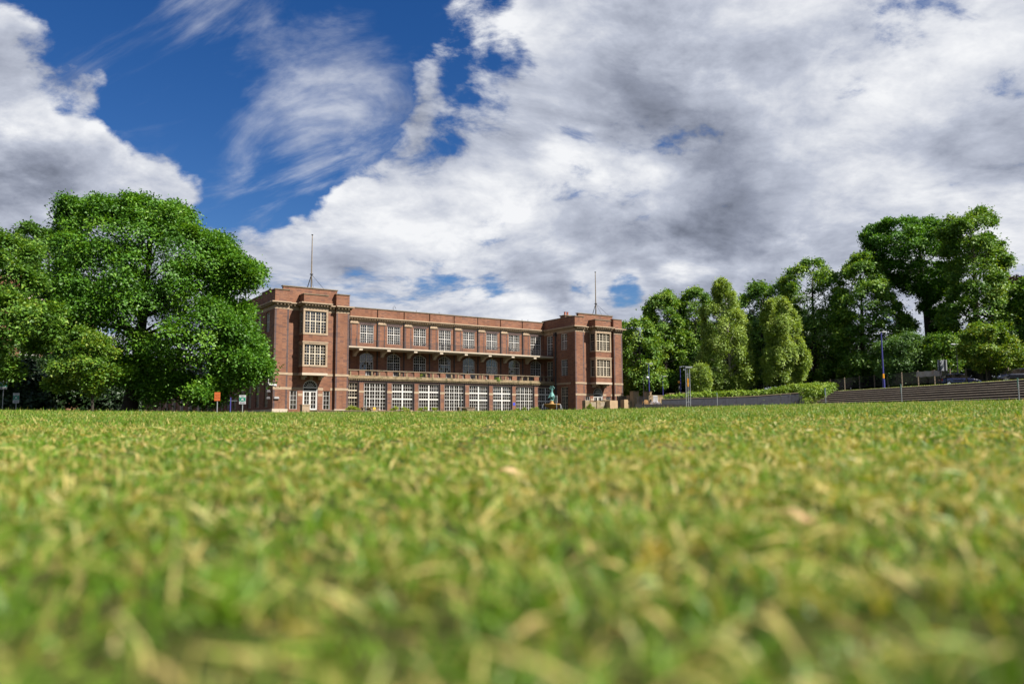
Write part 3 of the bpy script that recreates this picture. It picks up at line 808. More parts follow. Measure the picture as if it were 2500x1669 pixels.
def door_arch(fr, a0, a1, z0, zs, r):
    """arched french door: two leaves, a transom and a fanlight with radiating bars"""
    d = .12; c = (a0 + a1) / 2
    fm = MB()
    fw = .10
    fbox(fm, fr, a0, a0 + fw, d - .06, d + .06, z0, zs); fbox(fm, fr, a1 - fw, a1, d - .06, d + .06, z0, zs)
    for k in range(18):
        t0, t1 = math.pi * k / 18, math.pi * (k + 1) / 18
        P = lambda t, R, dd: fr.p(c + R * math.cos(t), dd, zs + R * math.sin(t))
        fm.hexa([P(t0, r - fw, d - .06), P(t1, r - fw, d - .06), P(t1, r - fw, d + .06), P(t0, r - fw, d + .06), P(t0, r, d - .06), P(t1, r, d - .06), P(t1, r, d + .06), P(t0, r, d + .06)])
    fbox(fm, fr, a0 + fw, a1 - fw, d - .055, d + .06, zs - .07, zs + .07)
    fbox(fm, fr, a0 + fw, a1 - fw, d - .05, d + .06, zs - .42, zs - .30)
    do = fm.build('french_door', WHITE, hall)
    fl = MB()
    R = r - fw
    for k in range(1, 8):
        t = math.pi * k / 8
        P = lambda rr, s, dd: fr.p(c + rr * math.cos(t) - s * math.sin(t), dd, zs + .05 + rr * math.sin(t) + s * math.cos(t))
        fl.hexa([P(.12, -.016, d - .03), P(R, -.016, d - .03), P(R, -.016, d + .02), P(.12, -.016, d + .02), P(.12, .016, d - .03), P(R, .016, d - .03), P(R, .016, d + .02), P(.12, .016, d + .02)])
    for rr in (R * .5,):
        for k in range(16):
            t0, t1 = math.pi * k / 16, math.pi * (k + 1) / 16
            P = lambda t, q, dd: fr.p(c + q * math.cos(t), dd, zs + .05 + q * math.sin(t))
            fl.hexa([P(t0, rr - .015, d - .03), P(t1, rr - .015, d - .03), P(t1, rr - .015, d + .02), P(t0, rr - .015, d + .02), P(t0, rr + .015, d - .03), P(t1, rr + .015, d - .03), P(t1, rr + .015, d + .02), P(t0, rr + .015, d + .02)])
    fl.poly([fr.p(c + R * math.cos(math.pi * k / 18), d + .022, zs + R * math.sin(math.pi * k / 18)) for k in range(19)], 1)
    fl.build('fanlight', [WHITE, GLASS], do)
    for s in (-1, 1):
        lf = MB()
        x0, x1 = (a0 + fw, c - .01) if s < 0 else (c + .01, a1 - fw)
        fbox(lf, fr, x0, x0 + .10, d - .03, d + .04, z0, zs - .43); fbox(lf, fr, x1 - .10, x1, d - .03, d + .04, z0, zs - .43)
        fbox(lf, fr, x0 + .10, x1 - .10, d - .03, d + .04, z0, z0 + .16); fbox(lf, fr, x0 + .10, x1 - .10, d - .03, d + .04, zs - .52, zs - .43)
        fbox(lf, fr, (x0 + x1) / 2 - .017, (x0 + x1) / 2 + .017, d - .02, d + .03, z0 + .16, zs - .52)
        for k in range(1, 4):
            y = z0 + .16 + (zs - .68 - z0) * k / 4
            fbox(lf, fr, x0 + .10, x1 - .10, d - .016, d + .028, y - .017, y + .017)
        for a, b in ((x0 + .1, (x0 + x1) / 2), ((x0 + x1) / 2, x1 - .1)):
            for k in range(4):
                y0, y1 = z0 + .16 + (zs - .68 - z0) * k / 4, z0 + .16 + (zs - .68 - z0) * (k + 1) / 4
                pane_quad(lf, fr, a, b, y0, y1, d + .012, 1)
        fbox(lf, fr, x0, x1, d + .0, d + .03, zs - .30, zs - .07, 1)
        lf.build('door_leaf', [WHITE, GLASS], do)

pavilion(0.0, True)
pavilion(U2, False)

# ---- left return wall of the building (faces left) and inner return of the right pavilion
LW = Fr('L', 0.0)
DEPTH = 26.0
lw_v = [1.86 + 3.33 * k for k in range(7)]
mb = MB()
holes = []
for k, v in enumerate(lw_v):
    holes += [(v, v + 1.5, 11.1, 13.46), (v, v + 1.5, 7.2, 9.6), (v, v + 1.5, 2.25, 5.5)]
wall(mb, LW, REC + .3, DEPTH, 1.0, 14.0, holes, .3)
mb.build('side_wall', BRICK, hall)
for k, v in enumerate(lw_v):
    window(LW, v, v + 1.5, 11.1, 13.46, .2, [1, 1], [1.2, 1], (3, [3, 3]), WHITE)
    window(LW, v, v + 1.5, 7.2, 9.6, .2, [1, 1], [1.2, 1], (3, [3, 3]), WHITE)
    window(LW, v, v + 1.5, 2.25, 5.5, .2, [1, 1], [1.6, 1], (3, [4, 3]), CREAM)
band(LW, REC + .72, DEPTH, 5.96, 6.23, .05); band(LW, 0.0, REC + .7, 5.96, 6.23, .048)
band(LW, 0, DEPTH, 13.62, 14.15, .03, STONE, 'frieze')
cornice(LW, 0.0, DEPTH)
slabs('plinth', PALESTONE, [(-.062, .2, .2, DEPTH, 0.9, 1.98)])
slabs('parapet', BRICK, [(0, .4, 1.51, 5.2, 14.46, 16.02), (0, .4, 5.21, DEPTH, 14.46, 15.80)])
slabs('coping', COPING, [(-.07, .47, 1.58, 5.25, 16.02, 16.12), (-.07, .47, 5.26, DEPTH, 15.80, 15.90)])
slabs('back_wall', BRICK, [(0, U2 + W, DEPTH, DEPTH + .4, 1.0, 14.4)])

IW = Fr('L', U2)
mb = MB()
holes = [(1.83, 3.37, 11.08, 13.54), (1.83, 3.37, 7.26, 9.67), (1.83, 3.5, 2.2, 5.6), (5.46, 6.95, 10.5, 13.5), (5.46, 6.95, 6.5, 9.58)]
wall(mb, IW, REC + .3, VM, 1.0, 14.0, holes, .25)
mb.build('side_wall', BRICK, hall)
window(IW, 1.83, 3.37, 11.08, 13.54, .14, [1, 1], [1.2, 1], (2, [4, 3]), WHITE)
window(IW, 1.83, 3.37, 7.26, 9.67, .14, [1, 1], [1.2, 1], (2, [4, 3]), WHITE)
window(IW, 1.83, 3.5, 2.2, 5.6, .14, [1, 1], [1.6, 1], (2, [4, 3]), CREAM)
window(IW, 5.46, 6.95, 10.5, 13.5, .14, [1, 1], [1.5, 1], (2, [4, 3]), WHITE)
window(IW, 5.46, 6.95, 6.5, 9.58, .14, [1, 1], [1.5, 1], (2, [4, 3]), CREAM)
band(IW, REC + .72, VG, 5.96, 6.23, .05)
band(IW, 0, VM, 13.62, 14.15, .03, STONE, 'frieze')
cornice(IW, 0.0, VM)
slabs('parapet', BRICK, [(U2, U2 + .4, 1.51, VM + .5, 14.46, 15.86)])
slabs('coping', COPING, [(U2 - .07, U2 + .47, 1.58, VM + .5, 15.86, 15.96)])
mb = MB(); mb.tube([(U2 - .12, 4.62, 13.6 - BZ), (U2 - .12, 4.62, 1.5 - BZ)], .11, 8); mb.box(U2 - .34, U2 - .02, 4.4, 4.85, 13.3 - BZ, 13.85 - BZ)
mb.build('downpipe', IRON, hall)
# hidden right-hand walls of both pavilions
for u_, vv in ((W, VM), (U2 + W, DEPTH)):
    slabs('side_wall', BRICK, [(u_ - .3, u_, REC + .3, vv, 1.0, 14.4)])
    slabs('parapet', BRICK, [(u_ - .4, u_, 1.51, vv + .3, 14.46, 15.86)])
    slabs('coping', COPING, [(u_ - .47, u_ + .07, 1.58, vv + .3, 15.86, 15.96)])
    cornice(Fr('R', u_), 0, vv)

# ---- middle range
FM = Fr('F', VM)
N_BAY, SP = 9, 3.967
wu = [13.86 + SP * k for k in range(-1, 8)]        # window left edges, the first hides behind the pavilion
mb = MB()
holes = []
for k, u in enumerate(wu):
    tall = k in (4, 8)
    holes += [(u, u + 1.97, 10.3 if tall else 11.03, 13.47), (u, u + 1.97, 6.35, 9.68, .43)]
wall(mb, FM, W - .3, U2 + .1, 5.9, 13.9, holes, .2)
mb.build('upper_wall', BRICK, hall)
slabs('dark_room_sheet', DARKROOM, [(W, U2, VM + .6, VM + .7, 2.0, 13.9)])  # near-black sheet puts the darkness of the rooms behind the windows
for k, u in enumerate(wu):
    tall = k in (4, 8)
    window(FM, u, u + 1.97, 10.3 if tall else 11.03, 13.47, .13, [1, 1], [1.5 if tall else 1.18, 1.0], (3, [5 if tall else 4, 3]), WHITE, .08, .085)
    window(FM, u, u + 1.97, 6.35, 9.68, .13, [1, 1], [2.1, 1.15], (3, [6, 3]), WHITE, .09, .085, arch=.43)
    # dark brick head over each top window, arch ring and keystone over each arch
    mb = MB(); fbox(mb, FM, u - .25, u + 2.22, -.012, .01, 13.48, 13.76); mb.build('lintel_course', QUOIN, hall)
    mb = MB()
    po = arch_pts(u - .24, u + 2.21, 9.25, .60, 14); pi = arch_pts(u, u + 1.97, 9.25, .43, 14)
    for j in range(14):
        (a, b), (c_, d_), (e, f_), (g, h_) = po[j], po[j + 1], pi[j], pi[j + 1]
        mb.hexa([FM.p(e, -.012, f_), FM.p(g, -.012, h_), FM.p(g, .01, h_), FM.p(e, .01, f_), FM.p(a, -.012, b), FM.p(c_, -.012, d_), FM.p(c_, .01, d_), FM.p(a, .01, b)])
    fbox(mb, FM, u + .86, u + 1.11, -.06, .01, 9.66, 9.99, 1)
    mb.build('arch_ring', [QUOIN, STONE], hall)
    # pilaster with its cap to the left of each window, downpipe beside it
    pu = u - 1.40
    if pu > W - .5:
        mb = MB(); fbox(mb, FM, pu, pu + 1.06, -.10, .01, 10.26, 13.46, 0)
        fbox(mb, FM, pu + .06, pu + .20, -.106, -.09, 10.3, 13.4, 1); fbox(mb, FM, pu + .86, pu + 1.0, -.106, -.09, 10.3, 13.4, 1)
        fbox(mb, FM, pu - .05, pu + 1.11, -.17, .01, 13.46, 13.56, 2); fbox(mb, FM, pu - .10, pu + 1.16, -.24, .01, 13.56, 13.68, 2)
        fbox(mb, FM, pu - .0, pu + 1.06, -.12, .01, 13.68, 14.0, 2)
        fbox(mb, FM, pu, pu + 1.06, -.10, .01, 6.15, 9.99, 0)
        mb.build('pilaster', [BRICK, QUOIN, STONE], hall)
        mb = MB(); mb.tube([(pu - .10, VM - .10, 14.0 - BZ), (pu - .10, VM - .10, 6.2 - BZ)], .075, 8)
        mb.tube([(pu + .26, VG - .06, 5.9 - BZ), (pu + .26, VG - .06, 1.6 - BZ)], .05, 8)
        mb.build('downpipe', IRON, hall)
mb = MB()
fbox(mb, FM, W, U2, -.03, .01, 13.76, 14.13); mb.build('frieze', STONE, hall)
cornice(FM, W, U2, out=.5)
# parapet panels with open joints at the pilasters
edges = [W + .02] + [u - 1.50 for u in wu[1:]] + [U2 - .02]
for a, b in zip(edges, edges[1:]):
    slabs('parapet', BRICK, [(a + .07, b - .07, VM - .05, VM + .35, 14.46, 15.62)])
slabs('parapet_backing', QUOIN, [(W, U2, VM + .20, VM + .45, 14.44, 15.60)])
slabs('coping', COPING, [(W, U2, VM - .12, VM + .5, 15.62, 15.73)])
slabs('flat_roof', LEAD, [(W - .1, U2 + .1, VM + .4, DEPTH, 14.1, 14.35)])

# balcony slab on scrolled stone brackets, thin iron railing
SF = 5.18
slabs('balcony_slab', PALESTONE, [(W + .02, U2 - .03, SF, VM, 10.09, 10.26), (W + .02, U2 - .03, SF + .10, VM, 9.98, 10.09)])
for k in range(9):
    u = 12.98 + SP * (k - 0)
    if u > U2 - .6: continue
    mb = MB()
    h = .20
    prof = [(VM, 9.98), (SF + .12, 9.98), (SF + .12, 9.80), (SF + .40, 9.76), (VM - 1.55, 9.72), (VM - 1.0, 9.60), (VM - .62, 9.40), (VM - .50, 9.20), (VM - .25, 9.12), (VM, 9.12)]
    i = len(mb.v)
    for s in (-h, h):
        mb.v += [(u + s, a, z - BZ) for a, z in prof]
    n = len(prof)
    mb.f.append(tuple(range(n))); mb.f.append(tuple(reversed(range(n, 2 * n)))); mb.m += [0, 0]
    for j in range(n): mb.f.append((j, (j + 1) % n, n + (j + 1) % n, n + j)); mb.m.append(0)
    mb.box(u - .24, u + .24, SF + .02, SF + .42, 9.78 - BZ, 9.975 - BZ)
    mb.build('bracket', PALESTONE, hall)
def railing(a0, a1, v, z0, z1, step=.155, r=.012):
    mb = MB()
    mb.box(a0, a1, v - .022, v + .022, z1 - .035 - BZ, z1 - BZ); mb.box(a0, a1, v - .015, v + .015, z0 + .09 - BZ, z0 + .115 - BZ)
    n = int((a1 - a0) / step)
    for k in range(n + 1):
        x = a0 + (a1 - a0) * k / n
        mb.box(x - r, x + r, v - r, v + r, z0 + .10 - BZ, z1 - .03 - BZ)
    return mb
mb = railing(W + .05, U2 - .1, SF + .09, 10.26, 11.15)
for k in range(10):
    x = 12.3 + SP * k
    if x < U2: mb.box(x - .03, x + .03, SF + .06, SF + .12, 10.26 - BZ, 11.36 - BZ)
mb.build('balcony_railing', IRON, hall)

# ground floor front: piers, wide windows, entablature and stone balustrade
FG = Fr('F', VG)
gp = [12.77 + SP * k for k in range(-1, 9)]        # left edges of the piers
mb = MB()
holes = []
for k in range(len(gp) - 1):
    a = gp[k] + .74; b = gp[k + 1] - .10
    if a < W: a = W + .05
    if b > U2: b = U2 - .05
    holes.append((a, b, 2.05, 5.58))
wall(mb, FG, W - .2, U2 + .05, 1.0, 5.95, holes, .3)
for a in gp:
    if a > W and a < U2 - .5:
        fbox(mb, FG, a, a + .10, -.008, .01, 2.1, 5.5, 1); fbox(mb, FG, a + .64, a + .735, -.008, .01, 2.1, 5.5, 1)
        fbox(mb, FG, a - .0, a + .74, -.02, .01, 4.28, 4.57, 2)
mb.build('ground_floor_wall', [BRICK, QUOIN, STONE], hall)
mb = MB(); fbox(mb, FG, W, U2, -.012, .01, 5.60, 5.94); mb.build('lintel_course', QUOIN, hall)
for k, (a, b, z0, z1) in enumerate(holes):
    kind_a = k in (1, 4, 7)
    ls = 1 <= k <= 6
    if b - a < 1: continue
    if k == 0:
        window(FG, a, b, z0, z1, .17, [1, 1], [2.2, 1.3, 1.3], (4, [3, 2, 2]), CREAM, .09, .16)
    elif kind_a:
        window(FG, a, b, z0, z1, .17, [1, 1, 1, 1], [3, 2, 2], (2, [3, 2, 2]), WHITE, .09, .085, .030, loose=ls)
    else:
        window(FG, a, b, z0, z1, .17, [1, 1], [3, 2, 2], (4, [3, 2, 2]), WHITE, .09, .20, .030, loose=ls)
cornice(FG, W, U2, 5.95, 6.20, .32, .30, mat=MOSSSTONE)
slabs('terrace_floor', LEAD, [(W, U2, VG + .05, VM, 5.97, 6.12)])
slabs('balustrade_base', MOSSSTONE, [(W + .02, U2 - .03, VG - .12, VG + .22, 6.20, 6.50)])
slabs('balustrade_rail', COPING, [(W + .02, U2 - .03, VG - .13, VG + .23, 7.12, 7.25)])
for a in gp:
    if not (W < a < U2 - .6): continue
    slabs('balustrade_pier', BRICK, [(a - .02, a + .82, VG - .10, VG + .20, 6.50, 7.12)])
    for q in (1.72, 2.78):
        if a + q + .13 < U2: slabs('baluster', MOSSSTONE, [(a + q, a + q + .17, VG - .04, VG + .13, 6.50, 7.12)])
    mb = MB()
    for s0, s1 in ((.82, 1.72), (1.89, 2.78), (2.95, 3.94)):
        if a + s1 > U2: continue
        n = 7
        for j in range(1, n):
            x = a + s0 + (s1 - s0) * j / n
            mb.box(x - .011, x + .011, VG + .03, VG + .052, 6.50 - BZ, 7.12 - BZ)
    if mb.f: mb.build('balustrade_grille', IRON, hall, kind='stuff')
for q in (9.35, 10.4, 11.5): slabs('baluster', MOSSSTONE, [(q, q + .17, VG - .04, VG + .13, 6.50, 7.12)])
# roof clutter seen over the parapet, chimney
mb = MB(); mb.box(48.6, 50.0, 8.0, 9.2, 14.3 - BZ, 17.15 - BZ, 0); mb.box(48.5, 50.1, 7.9, 9.3, 17.15 - BZ, 17.3 - BZ, 1)
ch = mb.build('chimney', [BRICK, COPING], hall)
for q in (49.0, 49.5):
    mb = MB(); mb.lathe([(.16, 0), (.15, .45), (.19, .47), (.19, .55), (.12, .55), (.12, .1)], 12, (q, 8.5, 17.3 - BZ)); mb.build('chimney_pot', TERRACOTTA, ch)
mb = MB()
for u in (23.2, 26.9, 41.5, 42.6):
    mb.tube([(u, VM + 2, 14.3 - BZ), (u, VM + 2, 16.3 - BZ)], .03, 6)
mb.tube([(19.6, VM + 2, 14.3 - BZ), (19.6, VM + 2, 16.5 - BZ), (19.8, VM + 2, 16.65 - BZ), (20.0, VM + 2, 16.3 - BZ)], .03, 6)
mb.build('roof_pipes', IRON, hall)

# flagpoles on the pavilion roofs
def flagpole(u, label):
    b = bw(u, 3.0, 14.4)
    t = thing('flagpole', label, 'flagpole', b, BRZ, 'flagpoles on the pavilion roofs')
    mb = MB(); mb.tube([(0, 0, 0), (0, 0, 4.3), (0, 0, 9.1)], [.10, .085, .05], 8); mb.build('pole', FENCEWOOD, t)
    mb = MB(); mb.lathe([(.0, 9.1), (.12, 9.12), (.12, 9.2), (.0, 9.24)], 10); mb.build('truck_cap', IRON, t)
    mb = MB(); mb.box(-.16, .16, -.16, .16, 4.15, 4.27); mb.build('collar', IRON, t)
    for dx, dy, r in ((-.9, 1.0, .05), (.95, -2.3, .02), (-.5, -2.2, .02)):
        mb = MB(); mb.tube([(0, 0, 4.2), (dx, dy, 1.9 if dy < 0 else 0)], r, 6); mb.build('stay', IRON, t)
flagpole(5.36, 'flagpole with stays on the roof of the left pavilion')
flagpole(50.78, 'flagpole with stays on the roof of the right pavilion')

# lamps and camera on the left corner of the building
t = thing('security_camera', 'white security camera on a bracket high on the left building corner', 'camera', bw(-.05, .4, 4.75), BRZ)
mb = MB(); mb.tube([(-.05, 0, 1.0), (-.35, 0, .9), (-.35, 0, .15), (-.2, -.1, 0.05)], .035, 6); mb.build('bracket', SIGNWHITE, t)
mb = MB(); mb.hexa([(-.35, -.35, -.02), (.45, -.55, -.12), (.45, -.3, -.12), (-.35, -.1, -.02), (-.35, -.35, .2), (.45, -.55, .1), (.45, -.3, .1), (-.35, -.1, .2)]); mb.build('housing', SIGNWHITE, t)
for k, (z, dv, lb) in enumerate(((4.05, .5, 'dark wall lamp just under the security camera'), (3.28, .55, 'black floodlight low on the left building corner'))):
    t = thing('wall_lamp', lb, 'lamp', bw(-.02, dv, z), BRZ, 'lamps on the building corner')
    mb = MB(); mb.tube([(0, 0, 0), (-.3, -.1, 0)], .03, 6); mb.build('arm', IRON, t)
    mb = MB(); mb.hexa([(-.62, -.35, -.12), (-.2, -.42, -.12), (-.2, -.05, -.08), (-.62, 0, -.08), (-.55, -.28, .14), (-.25, -.34, .14), (-.25, -.1, .14), (-.55, -.06, .14)]); mb.build('lamp_head', IRON, t)
    if k:
        mb = MB(); mb.hexa([(.15, -.75, -.1), (.75, -.75, -.1), (.75, -.45, -.1), (.15, -.45, -.1), (.2, -.65, .14), (.7, -.65, .14), (.7, -.5, .14), (.2, -.5, .14)]); mb.tube([(0, -.05, 0), (.4, -.5, .1)], .03, 6); mb.build('lamp_head', IRON, t)
# small blue plaque by the fourth pier
t = tag(slabs('wall_plaque', plain('plaque_blue', (0.05, 0.07, 0.45), .4), [(gp[7] + .18, gp[7] + .55, VG - .03, VG - .012, 2.85, 3.25)]), None)
t.parent = None; t.matrix_world = hall.matrix_basis.copy()
tag(t, 'small blue plaque on a brick pier between ground floor windows', 'plaque')

# ------------------------------------------------------------------ trees and other plants
def seg_dist(P, poly):
    """distance of points P (n,2) to the outline and whether they lie inside it"""
    A = np.array(poly, float); B = np.roll(A, -1, 0)
    d = np.full(len(P), 1e9); ins = np.zeros(len(P), bool)
    for a, b in zip(A, B):
        ab = b - a; t = np.clip(((P - a) @ ab) / max(1e-9, ab @ ab), 0, 1)
        d = np.minimum(d, np.hypot(*(P - a - t[:, None] * ab).T))
        c = (a[1] > P[:, 1]) != (b[1] > P[:, 1])
        xx = a[0] + (P[:, 1] - a[1]) * (b[0] - a[0]) / (b[1] - a[1] if abs(b[1] - a[1]) > 1e-9 else 1e-9)
        ins ^= c & (P[:, 0] < xx)
    return d, ins
def leaf_quads(C, N, L, asp=0.62, droop=0.0):
    """rhombic leaves at centres C with normals N; L lengths"""
    n = len(C)
    R = RNG.normal(size=(n, 3)); R[:, 2] -= droop
    T = R - (R * N).sum(1, keepdims=True) * N; T /= np.linalg.norm(T, axis=1, keepdims=True) + 1e-9
    B = np.cross(N, T)
    l = (L * .5)[:, None]; w_ = (L * asp * .5)[:, None]
    V = np.stack([C - T * l * .9 - B * w_ * .95, C + T * l * 1.15, C - T * l * .55 + B * w_ * 1.15], 1).reshape(-1, 3)
    F = np.arange(n * 3).reshape(-1, 3)
    return V, F
def unit(n):
    d = RNG.normal(size=(n, 3)); return d / (np.linalg.norm(d, axis=1, keepdims=True) + 1e-9)
def foliage(centres, radii, n_spray, per, leaf, flat=0.75, up=0.62, spread=0.42, droop=0.0, tint=0.45, tvar=0.30, shell=0.72, weep=0.0):
    """leaves grouped in sprays over the skin of many boughs"""
    nb = len(centres)
    C = np.repeat(centres, n_spray, 0); R = np.repeat(radii, n_spray)
    D = unit(len(C)); D[:, 2] += up; D /= np.linalg.norm(D, axis=1, keepdims=True)
    rr = R * (shell + (1 - shell) * RNG.random(len(C)))
    S = C + D * rr[:, None] * np.array([1, 1, flat])
    bt = np.repeat(RNG.normal(tint, tvar * .5, nb), n_spray)
    st = bt + RNG.normal(0, tvar * .5, len(C))
    SN = D * 0.75 + np.array([0, 0, 0.55]) + RNG.normal(0, .25, D.shape)
    SN /= np.linalg.norm(SN, axis=1, keepdims=True)
    m = len(S) * per
    S2 = np.repeat(S, per, 0); N2 = np.repeat(SN, per, 0); D2 = np.repeat(D, per, 0)
    off = RNG.normal(size=(m, 3)) * spread
    off -= N2 * (off * N2).sum(1, keepdims=True) * 0.72
    P = S2 + off
    if weep: P[:, 2] -= weep * RNG.random(m) ** 1.5
    rad = np.linalg.norm(off, axis=1)
    P[:, 2] -= droop * rad
    N = N2 + RNG.normal(0, .34, (m, 3)); N /= np.linalg.norm(N, axis=1, keepdims=True)
    L = leaf * RNG.uniform(.7, 1.3, m)
    V, F = leaf_quads(P, N, L, droop=.6)
    T = np.clip(np.repeat(st, per) + RNG.normal(0, tvar * .55, m), 0, 1)
    return V, F, np.repeat(T, 3)

def limb(mb, a, b, r0, r1, sag=0.0, n=6):
    a, b = Vector(a), Vector(b)
    side = Vector((random.uniform(-1, 1), random.uniform(-1, 1), random.uniform(-.3, .6))) * (b - a).length * .20
    pts = [a.lerp(b, t) + side * math.sin(math.pi * t) + Vector((0, 0, sag * math.sin(math.pi * t))) for t in [k / n for k in range(n + 1)]]
    mb.tube(pts, [r0 + (r1 - r0) * k / n for k in range(n + 1)], 7)

def tree(name, label, outline, Y, leafmat, trunk_px=None, base_z=None, boughs=70, rb=(1.1, 2.0), n_spray=26, per=14, leaf=.26, thick=6.0, bark=BARK, tr=.35,
         group=None, limbs=22, cat='tree', edge=.35, fork=.35, stuff=False, yj=0.0, **kw):
    """a tree whose outline is given in photograph pixels and which stands at depth Y, as deep as it is wide"""
    mpp = Y / FPX
    w0 = [at(px, py, Y) for px, py in outline]
    poly = np.array([(p.x, p.z) for p in w0])
    # a traced outline is smoother than leaves are: break it up
    fine = []
    for a_, b_ in zip(poly, np.roll(poly, -1, 0)):
        n_ = max(1, int(np.hypot(*(b_ - a_)) / (rb[0] * .7)))
        nrm = np.array([(b_ - a_)[1], -(b_ - a_)[0]]) / (np.hypot(*(b_ - a_)) + 1e-6)
        for k in range(n_): fine.append(a_ + (b_ - a_) * k / n_ + nrm * RNG.normal(0, rb[0] * .30))
    poly = np.array(fine)
    lo, hi = poly.min(0), poly.max(0)
    P = RNG.uniform(lo, hi, (boughs * 40, 2))
    d, ins = seg_dist(P, poly)
    ok = ins & (d > rb[0] * .40)
    P, d = P[ok], d[ok]
    n_e = int(boughs * edge)
    order = np.argsort(np.abs(d - rb[0] * .75) + RNG.random(len(d)) * .25)
    e = order[:n_e * 3][::3]
    # keep the inner boughs apart from each other
    inn = []
    for i in RNG.permutation(len(P)):
        if len(inn) >= boughs - n_e: break
        inn.append(i)
    idx = np.concatenate([e, np.array(inn, int)])
    P, d = P[idx], d[idx]
    dm = max(d.max(), 1e-3)
    T = np.minimum(thick, np.sqrt(np.clip(d * (2 * dm - d), 0, None)) * thick / dm)
    sg = np.where(RNG.random(len(P)) < .62, -1, 1)
    dy = sg * T * RNG.random(len(P)) ** .45
    cen = np.stack([P[:, 0] * (1 + dy / Y * 0.0), Y + dy, P[:, 1]], -1)
    rad = np.minimum(RNG.uniform(*rb, len(P)), np.maximum(d * .82, rb[0] * .38))
    # thin twigs that break the outline
    Q = RNG.uniform(lo, hi, (boughs * 60, 2)); dq, iq = seg_dist(Q, poly)
    Q = Q[(dq < rb[0] * .50) & (dq > rb[0] * .12) & iq][:int(boughs * .8)]
    tw = np.stack([Q[:, 0], Y + RNG.normal(0, thick * .28, len(Q)), Q[:, 1]], -1)
    cen = np.concatenate([cen, tw, tw + RNG.normal(0, .35 * rb[0], tw.shape)]); rad = np.concatenate([rad, np.full(len(tw) * 2, rb[0] * .26)])
    nsp = int(n_spray * 1.25)
    # keep every bough inside the outline as seen from the lawn
    kf = (Y / cen[:, 1])[:, None]
    pr = np.stack([cen[:, 0], cen[:, 2] - CAM_H], -1) * kf + np.array([0, CAM_H])
    d2, in2 = seg_dist(pr, poly)
    rad = np.minimum(rad, np.maximum(d2 * .9, rb[0] * .26))
    ok = in2 & (d2 > rb[0] * .12)
    cen, rad = cen[ok], rad[ok]
    V, F, tt = foliage(cen, rad, int(n_spray * 1.0), int(per * 1.05), leaf * 1.0, **kw)
    px = trunk_px if trunk_px else (float(np.mean([q[0] for q in outline])), 1000)
    bx = at(px[0], px[1], Y).x
    gz = base_z if base_z is not None else float(ground_z(bx, Y))
    root = thing(name, label, cat, (bx, Y, gz), 0, group)
    off = np.array([bx, Y, gz])
    cr = array_mesh('crown', V - off, F, leafmat, root, tt, 3)
    mb = MB()
    cx = float(np.average(cen[:, 0])); topz = hi[1]; lowz = lo[1]
    fk = max(gz + 1.2, lowz + (topz - lowz) * fork)
    top = Vector((cx * .6 + bx * .4 - bx, 0, topz - (topz - lowz) * .18 - gz))
    mid = Vector(((cx - bx) * .25, 0, fk - gz))
    mb.tube([(0, 0, -.3), (0, 0, .25), mid * .5 + Vector((0, 0, 0)), mid, mid.lerp(top, .5), top], [tr * 1.5, tr * 1.12, tr * .95, tr * .82, tr * .5, tr * .12], 10)
    for i in RNG.permutation(len(cen))[:limbs]:
        c = Vector(cen[i] - off)
        t = min(.92, max(.0, (c.z - mid.z) / max(.5, top.z - mid.z) * .72 - .08))
        a = mid.lerp(top, t) if t > 0 else Vector((0, 0, 0)).lerp(mid, .75 + .25 * random.random())
        rr = tr * (.34 - .22 * t) * random.uniform(.6, 1.1)
        limb(mb, a, c, rr, rr * .18, sag=.3)
    mb.build('trunk', bark, root, smooth=True)
    return root

tree('beech_tree', 'huge broad green beech standing in front of the left end of the brick building',
     [(100, 700), (140, 655), (133, 600), (152, 560), (145, 495), (165, 480), (215, 502), (240, 475), (268, 480), (296, 508), (308, 472), (350, 476), (395, 494), (438, 500), (470, 517), (452, 545), (488, 572), (512, 562), (532, 582), (545, 566), (562, 590), (575, 625), (632, 647), (612, 688), (572, 702), (562, 738), (600, 745), (616, 793), (628, 830), (644, 867), (630, 925), (600, 948), (555, 925), (520, 985), (470, 955), (430, 962), (380, 985), (345, 955), (325, 925), (290, 930), (250, 900), (180, 900), (150, 840), (120, 770)],
     66, LEAF_BEECH, (316, 1004), boughs=330, rb=(1.0, 1.75), n_spray=32, per=16, leaf=.225, thick=6.8, tr=.58, limbs=70, flat=.8, up=.5, droop=.22, spread=.48, tint=.46, tvar=.36, shell=.5, fork=.22)
tree('lime_tree', 'dense dark green tree cut by the left edge of the picture',
     [(-190, 600), (-60, 558), (0, 566), (50, 586), (85, 612), (100, 642), (105, 692), (112, 742), (150, 748), (165, 792), (160, 832), (112, 852), (84, 882), (60, 908), (0, 915), (-190, 930)],
     55, LEAF_DARK, (-60, 1004), boughs=110, rb=(.9, 1.7), n_spray=28, per=14, leaf=.24, thick=5.5, tr=.45, flat=.7, up=.7, tint=.38)
tree('beech_tree', 'dark tree with a wispy top rising between the left edge tree and the broad beech',
     [(38, 562), (60, 553), (118, 560), (116, 578), (142, 585), (170, 640), (190, 760), (190, 930), (20, 930), (50, 700), (58, 600)],
     84, LEAF_DARK, (110, 1004), boughs=60, rb=(1.0, 1.8), n_spray=22, per=12, leaf=.30, thick=4, tr=.4, tint=.25)
tree('maple_tree', 'small young maple with yellow green top in front of the broad beech',
     [(122, 900), (150, 852), (178, 808), (230, 798), (262, 832), (276, 880), (273, 930), (252, 943), (236, 966), (205, 944), (160, 962), (114, 944)],
     48, LEAF_MAPLE, (225, 1004), boughs=46, rb=(.45, .8), n_spray=20, per=12, leaf=.17, thick=1.9, tr=.075, limbs=16, tint=.2, spread=.22, tvar=.35)

